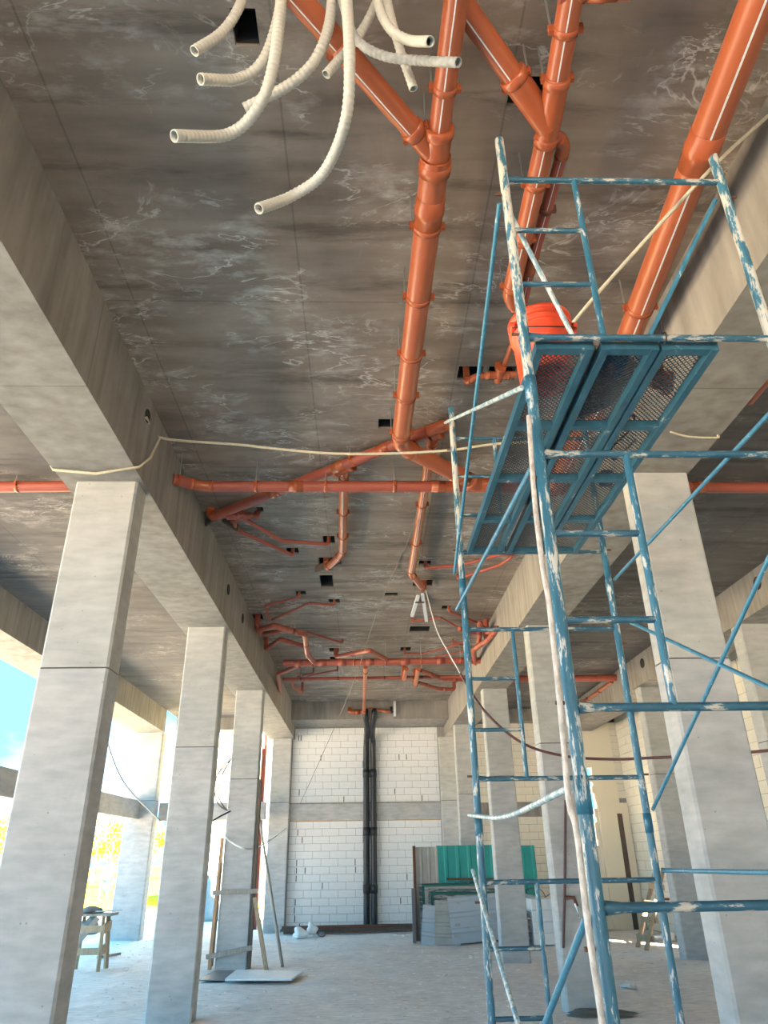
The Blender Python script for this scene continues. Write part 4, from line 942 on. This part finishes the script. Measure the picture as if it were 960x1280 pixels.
# pebbles and debris on the floor
r_ = random.Random(77); me_p = []
for k in range(4):
    bm = bmesh.new(); bmesh.ops.create_icosphere(bm, subdivisions=1, radius=1)
    for v in bm.verts: v.co *= r_.uniform(.7, 1.2)
    me = bpy.data.meshes.new('debris'); bm.to_mesh(me); bm.free(); me_p.append(me)
m = MB()
for k in range(1500):
    y = 8.5 + 11 * (r_.random() ** 1.2); x = r_.uniform(-5.5, 5.2); s_ = r_.uniform(.006, .028); me = r_.choice(me_p); o = len(m.v); an = r_.uniform(0, 6.28)
    for v in me.vertices: m.v.append(Vector((x + s_ * (v.co.x * math.cos(an) - v.co.y * math.sin(an)) * 1.5, y + s_ * (v.co.x * math.sin(an) + v.co.y * math.cos(an)), fz(x, y) + s_ * .5 * v.co.z)))
    for p in me.polygons: m.f.append(tuple(i + o for i in p.vertices)); m.sm.append(False)
tag(build('floor_debris', m, 'floor'), 'loose gravel and cement crumbs strewn on the dusty floor', 'debris', kind='stuff')

# ------------------------------------------------------------------ outside
nb = thing('neighbour_building', 'cream building with ribbed upper cladding beyond the open bay', 'building', (-6, 32, 0))
build('wall', MB().box((-8.0, 32.0, -.1), (-.5, 38, 3.2)), 'white_wall', nb); build('wall', MB().box((-8.0, 32.1, 3.9), (-.5, 38, 5.2)), 'cream_wall', nb)
build('floor_band', MB().box((-8.1, 31.8, 3.2), (-.4, 38, 3.9)), 'white_wall', nb); build('floor_band', MB().box((-8.1, 31.8, 5.2), (-.4, 38, 5.9)), 'white_wall', nb)
for k in range(30):
    x = -8.0 + k * .25; build('cladding_strip', MB().box((x, 31.95 + (k % 2) * .05, 5.9), (x + .24, 32.2, 8.6)), 'cladding', nb)
for k in range(4):
    x = -7.4 + k * 1.8; w_ = build('window', MB().box((x, 31.97, 1.0), (x + .9, 32.05, 2.4)), 'white_wall', nb); build('pane', MB().box((x + .07, 31.95, 1.07), (x + .83, 31.98, 2.33)), 'bluegrey', w_)
pt = at(330, 1160, Z=0)
t = thing('steel_post', 'red oxide steel post standing outside past the block wall', 'post', (-2.78, 21.2, 0))
build('web', MB().box((-2.90, 21.2, -.06), (-2.79, 21.22, 5.6)), 'redpost', t)
for x in (-2.91, -2.80): build('flange', MB().box((x, 21.12, -.06), (x + .015, 21.30, 5.6)), 'redpost', t)
t = thing('water_tank', 'blue grey plastic tank on the ground outside the open bay', 'tank', (-4.85, 24.8, 0))
build('body', MB().ring((-4.9, 25, -.06), (0, 0, 1), [(0, .01), (0, .5), (.1, .52), (.5, .52), (.55, .5), (.6, .52), (1.0, .52), (1.15, .35), (1.15, .01)], 24), 'bluegrey', t)
build('lid', MB().ring((-4.9, 25, 1.09), (0, 0, 1), [(0, .3), (.08, .28), (.09, .01)], 20), 'boarddark', t)

def tree(label, x, y, h, w, seed, n=1600):
    r_ = random.Random(seed); t = thing('tree', label, 'tree', (x, y, 0), 'pale trees beyond the field')
    build('trunk', MB().tube(curve([(x, y, -.05), (x + .05 * h, y, h * .25), (x - .02 * h, y, h * .5), (x, y, h * .8)], 4), 1, 8, True, [h * .035 * (1 - .08 * k) for k in range(13)]), 'bark', t)
    m = MB(); cl = [(r_.gauss(0, w * .35), r_.gauss(0, w * .3), h * r_.uniform(.45, .92), w * r_.uniform(.22, .40)) for _ in range(14)]
    for k in range(n):
        cx, cy, cz, cr = r_.choice(cl); d = Vector((r_.gauss(0, 1), r_.gauss(0, 1), r_.gauss(0, .8))).normalized() * cr * r_.uniform(.5, 1)
        p = Vector((x + cx, y + cy, cz)) + d; s_ = h * .022
        a = Vector((r_.gauss(0, 1), r_.gauss(0, 1), r_.gauss(0, 1))).normalized() * s_; b_ = a.orthogonal().normalized() * s_ * .6
        m.quad(p - a, p - b_, p + a, p + b_)
    tag(build('foliage', m, 'leaf', t), kind='stuff')
tree('broad pale yellow green tree beyond the field behind the worker', at(144, 1060, Y=56).x, 56, 4.6, 3.4, 1)
tree('smaller yellow green tree beside the broad one beyond the field', at(118, 1080, Y=68).x, 68, 3.4, 2.6, 2)
tree('yellow green tree beyond the field past the edge of the massive column', at(-4, 1070, Y=56).x, 56, 4.6, 3.4, 3)
tree('yellow tree beyond the field in the gap by the bright column', at(205, 1070, Y=80).x, 80, 5.0, 3.4, 4)
solo('utility_pole', MB().tube([(at(122, 1050, Y=70).x, 70, -.05), (at(122, 1050, Y=70).x, 70, 9)], .16, 8), 'white_wall', 'pale tall pole rising beyond the dry field', 'pole', (at(122, 1050, Y=70).x, 70, 0))
bx = at(112, 1103, Y=38)
t = thing('barrier', 'low orange barrier rail in the field near the worker', 'barrier', (bx.x, 38, 0))
for dx in (-.7, .5): build('leg', MB().box((bx.x + dx, 37.97, -.05), (bx.x + dx + .06, 38.03, 1.05)), 'wood_orange', t)
build('rail', MB().box((bx.x - .9, 37.95, .85), (bx.x + .75, 37.99, 1.02)), 'pvc', t)

# worker walking in the field: skin-modifier figure
def skinned(name, verts, edges, mat, parent, loc, sub=1):
    me = bpy.data.meshes.new(name); me.from_pydata([v[0] for v in verts], edges, []); o = bpy.data.objects.new(name, me); col.objects.link(o); o.parent = parent
    sk = o.modifiers.new('skin', 'SKIN'); me.skin_vertices.new() if not me.skin_vertices else None
    for i, v in enumerate(verts): me.skin_vertices[0].data[i].radius = v[1] if isinstance(v[1], tuple) else (v[1], v[1])
    me.skin_vertices[0].data[0].use_root = True
    ss = o.modifiers.new('sub', 'SUBSURF'); ss.levels = sub; ss.render_levels = sub
    me.materials.append(M[mat]); sk.use_smooth_shade = True
    return o
wp = at(130, 1123, Y=40.5); 
wt = thing('person', 'person in white shirt, blue jeans and yellow helmet walking in the field', 'person', (wp.x, 40.5, -.03))
B = [((0, 0, .93), (.14, .10)), ((0, 0, 1.15), (.13, .09)), ((0, .0, 1.38), (.17, .10)), ((0, .01, 1.48), .055), ((0, .0, 1.56), (.075, .085)), ((0, -.01, 1.68), (.075, .09)),
     ((.20, 0, 1.40), .055), ((.25, -.04, 1.13), .042), ((.24, -.20, .92), .032), ((.24, -.25, .84), .035), ((-.20, 0, 1.40), .055), ((-.25, .06, 1.14), .042), ((-.25, .05, .90), .032), ((-.25, .03, .82), .035),
     ((.09, 0, .86), .095), ((.11, -.08, .48), .062), ((.11, .02, .09), .042), ((.11, -.14, .04), .04), ((-.09, 0, .86), .095), ((-.10, .06, .47), .062), ((-.10, .24, .14), .042), ((-.10, .14, .05), .04)]
E_ = [(0, 1), (1, 2), (2, 3), (3, 4), (4, 5), (2, 6), (6, 7), (7, 8), (8, 9), (2, 10), (10, 11), (11, 12), (12, 13), (0, 14), (14, 15), (15, 16), (16, 17), (0, 18), (18, 19), (19, 20), (20, 21)]
skinned('body', B, E_, 'skin', wt, wp, 2)
grow = lambda i, k: (B[i][0], tuple(x * k for x in (B[i][1] if isinstance(B[i][1], tuple) else (B[i][1],) * 2)))
S = [grow(0, 1.13), grow(1, 1.13), grow(2, 1.10), grow(6, 1.2), grow(7, 1.3), ((.245, -.15, .98), .045), grow(10, 1.2), grow(11, 1.3), ((-.25, .055, .98), .045)]
skinned('shirt', S, [(0, 1), (1, 2), (2, 3), (3, 4), (4, 5), (2, 6), (6, 7), (7, 8)], 'shirt', wt, wp, 2)
J = [((0, 0, .95), (.155, .115)), grow(14, 1.12), grow(15, 1.2), ((.11, .01, .13), .06), grow(18, 1.12), grow(19, 1.2), ((-.10, .22, .17), .06)]
skinned('jeans', J, [(0, 1), (1, 2), (2, 3), (0, 4), (4, 5), (5, 6)], 'jeans', wt, wp, 2)
hm = MB().ring((wp.x, 40.49, 1.62), (0, 0, 1), [(0, .15), (.015, .15), (.02, .125), (.09, .11), (.14, .07), (.155, .001)], 20)
build('helmet', hm, 'helmet', wt)
for hx_, hy_, hz_ in ((.24, -.25, .80), (-.25, .03, .78)):
    m = MB()
    for f in range(4): m.tube([(wp.x + hx_ + .014 * (f - 1.5), 40.5 + hy_, hz_), (wp.x + hx_ + .014 * (f - 1.5), 40.5 + hy_ - .01, hz_ - .05 - .01 * (f in (1, 2))), (wp.x + hx_ + .014 * (f - 1.5), 40.5 + hy_ + .01, hz_ - .09)], .008, 6)
    m.tube([(wp.x + hx_ + .02, 40.5 + hy_ - .02, hz_ + .01), (wp.x + hx_ + .03, 40.5 + hy_ - .04, hz_ - .04)], .009, 6)
    build('fingers', m, 'skin', wt)
for k, (sx, sy, sz) in enumerate(((.11, -.06, .0), (-.10, .18, .03))):
    build('boot', MB().chbox((wp.x + sx - .055, 40.5 + sy - .12, sz - .03), (wp.x + sx + .055, 40.5 + sy + .13, sz + .09), .03), 'boot', wt)
bpy.context.view_layer.update()
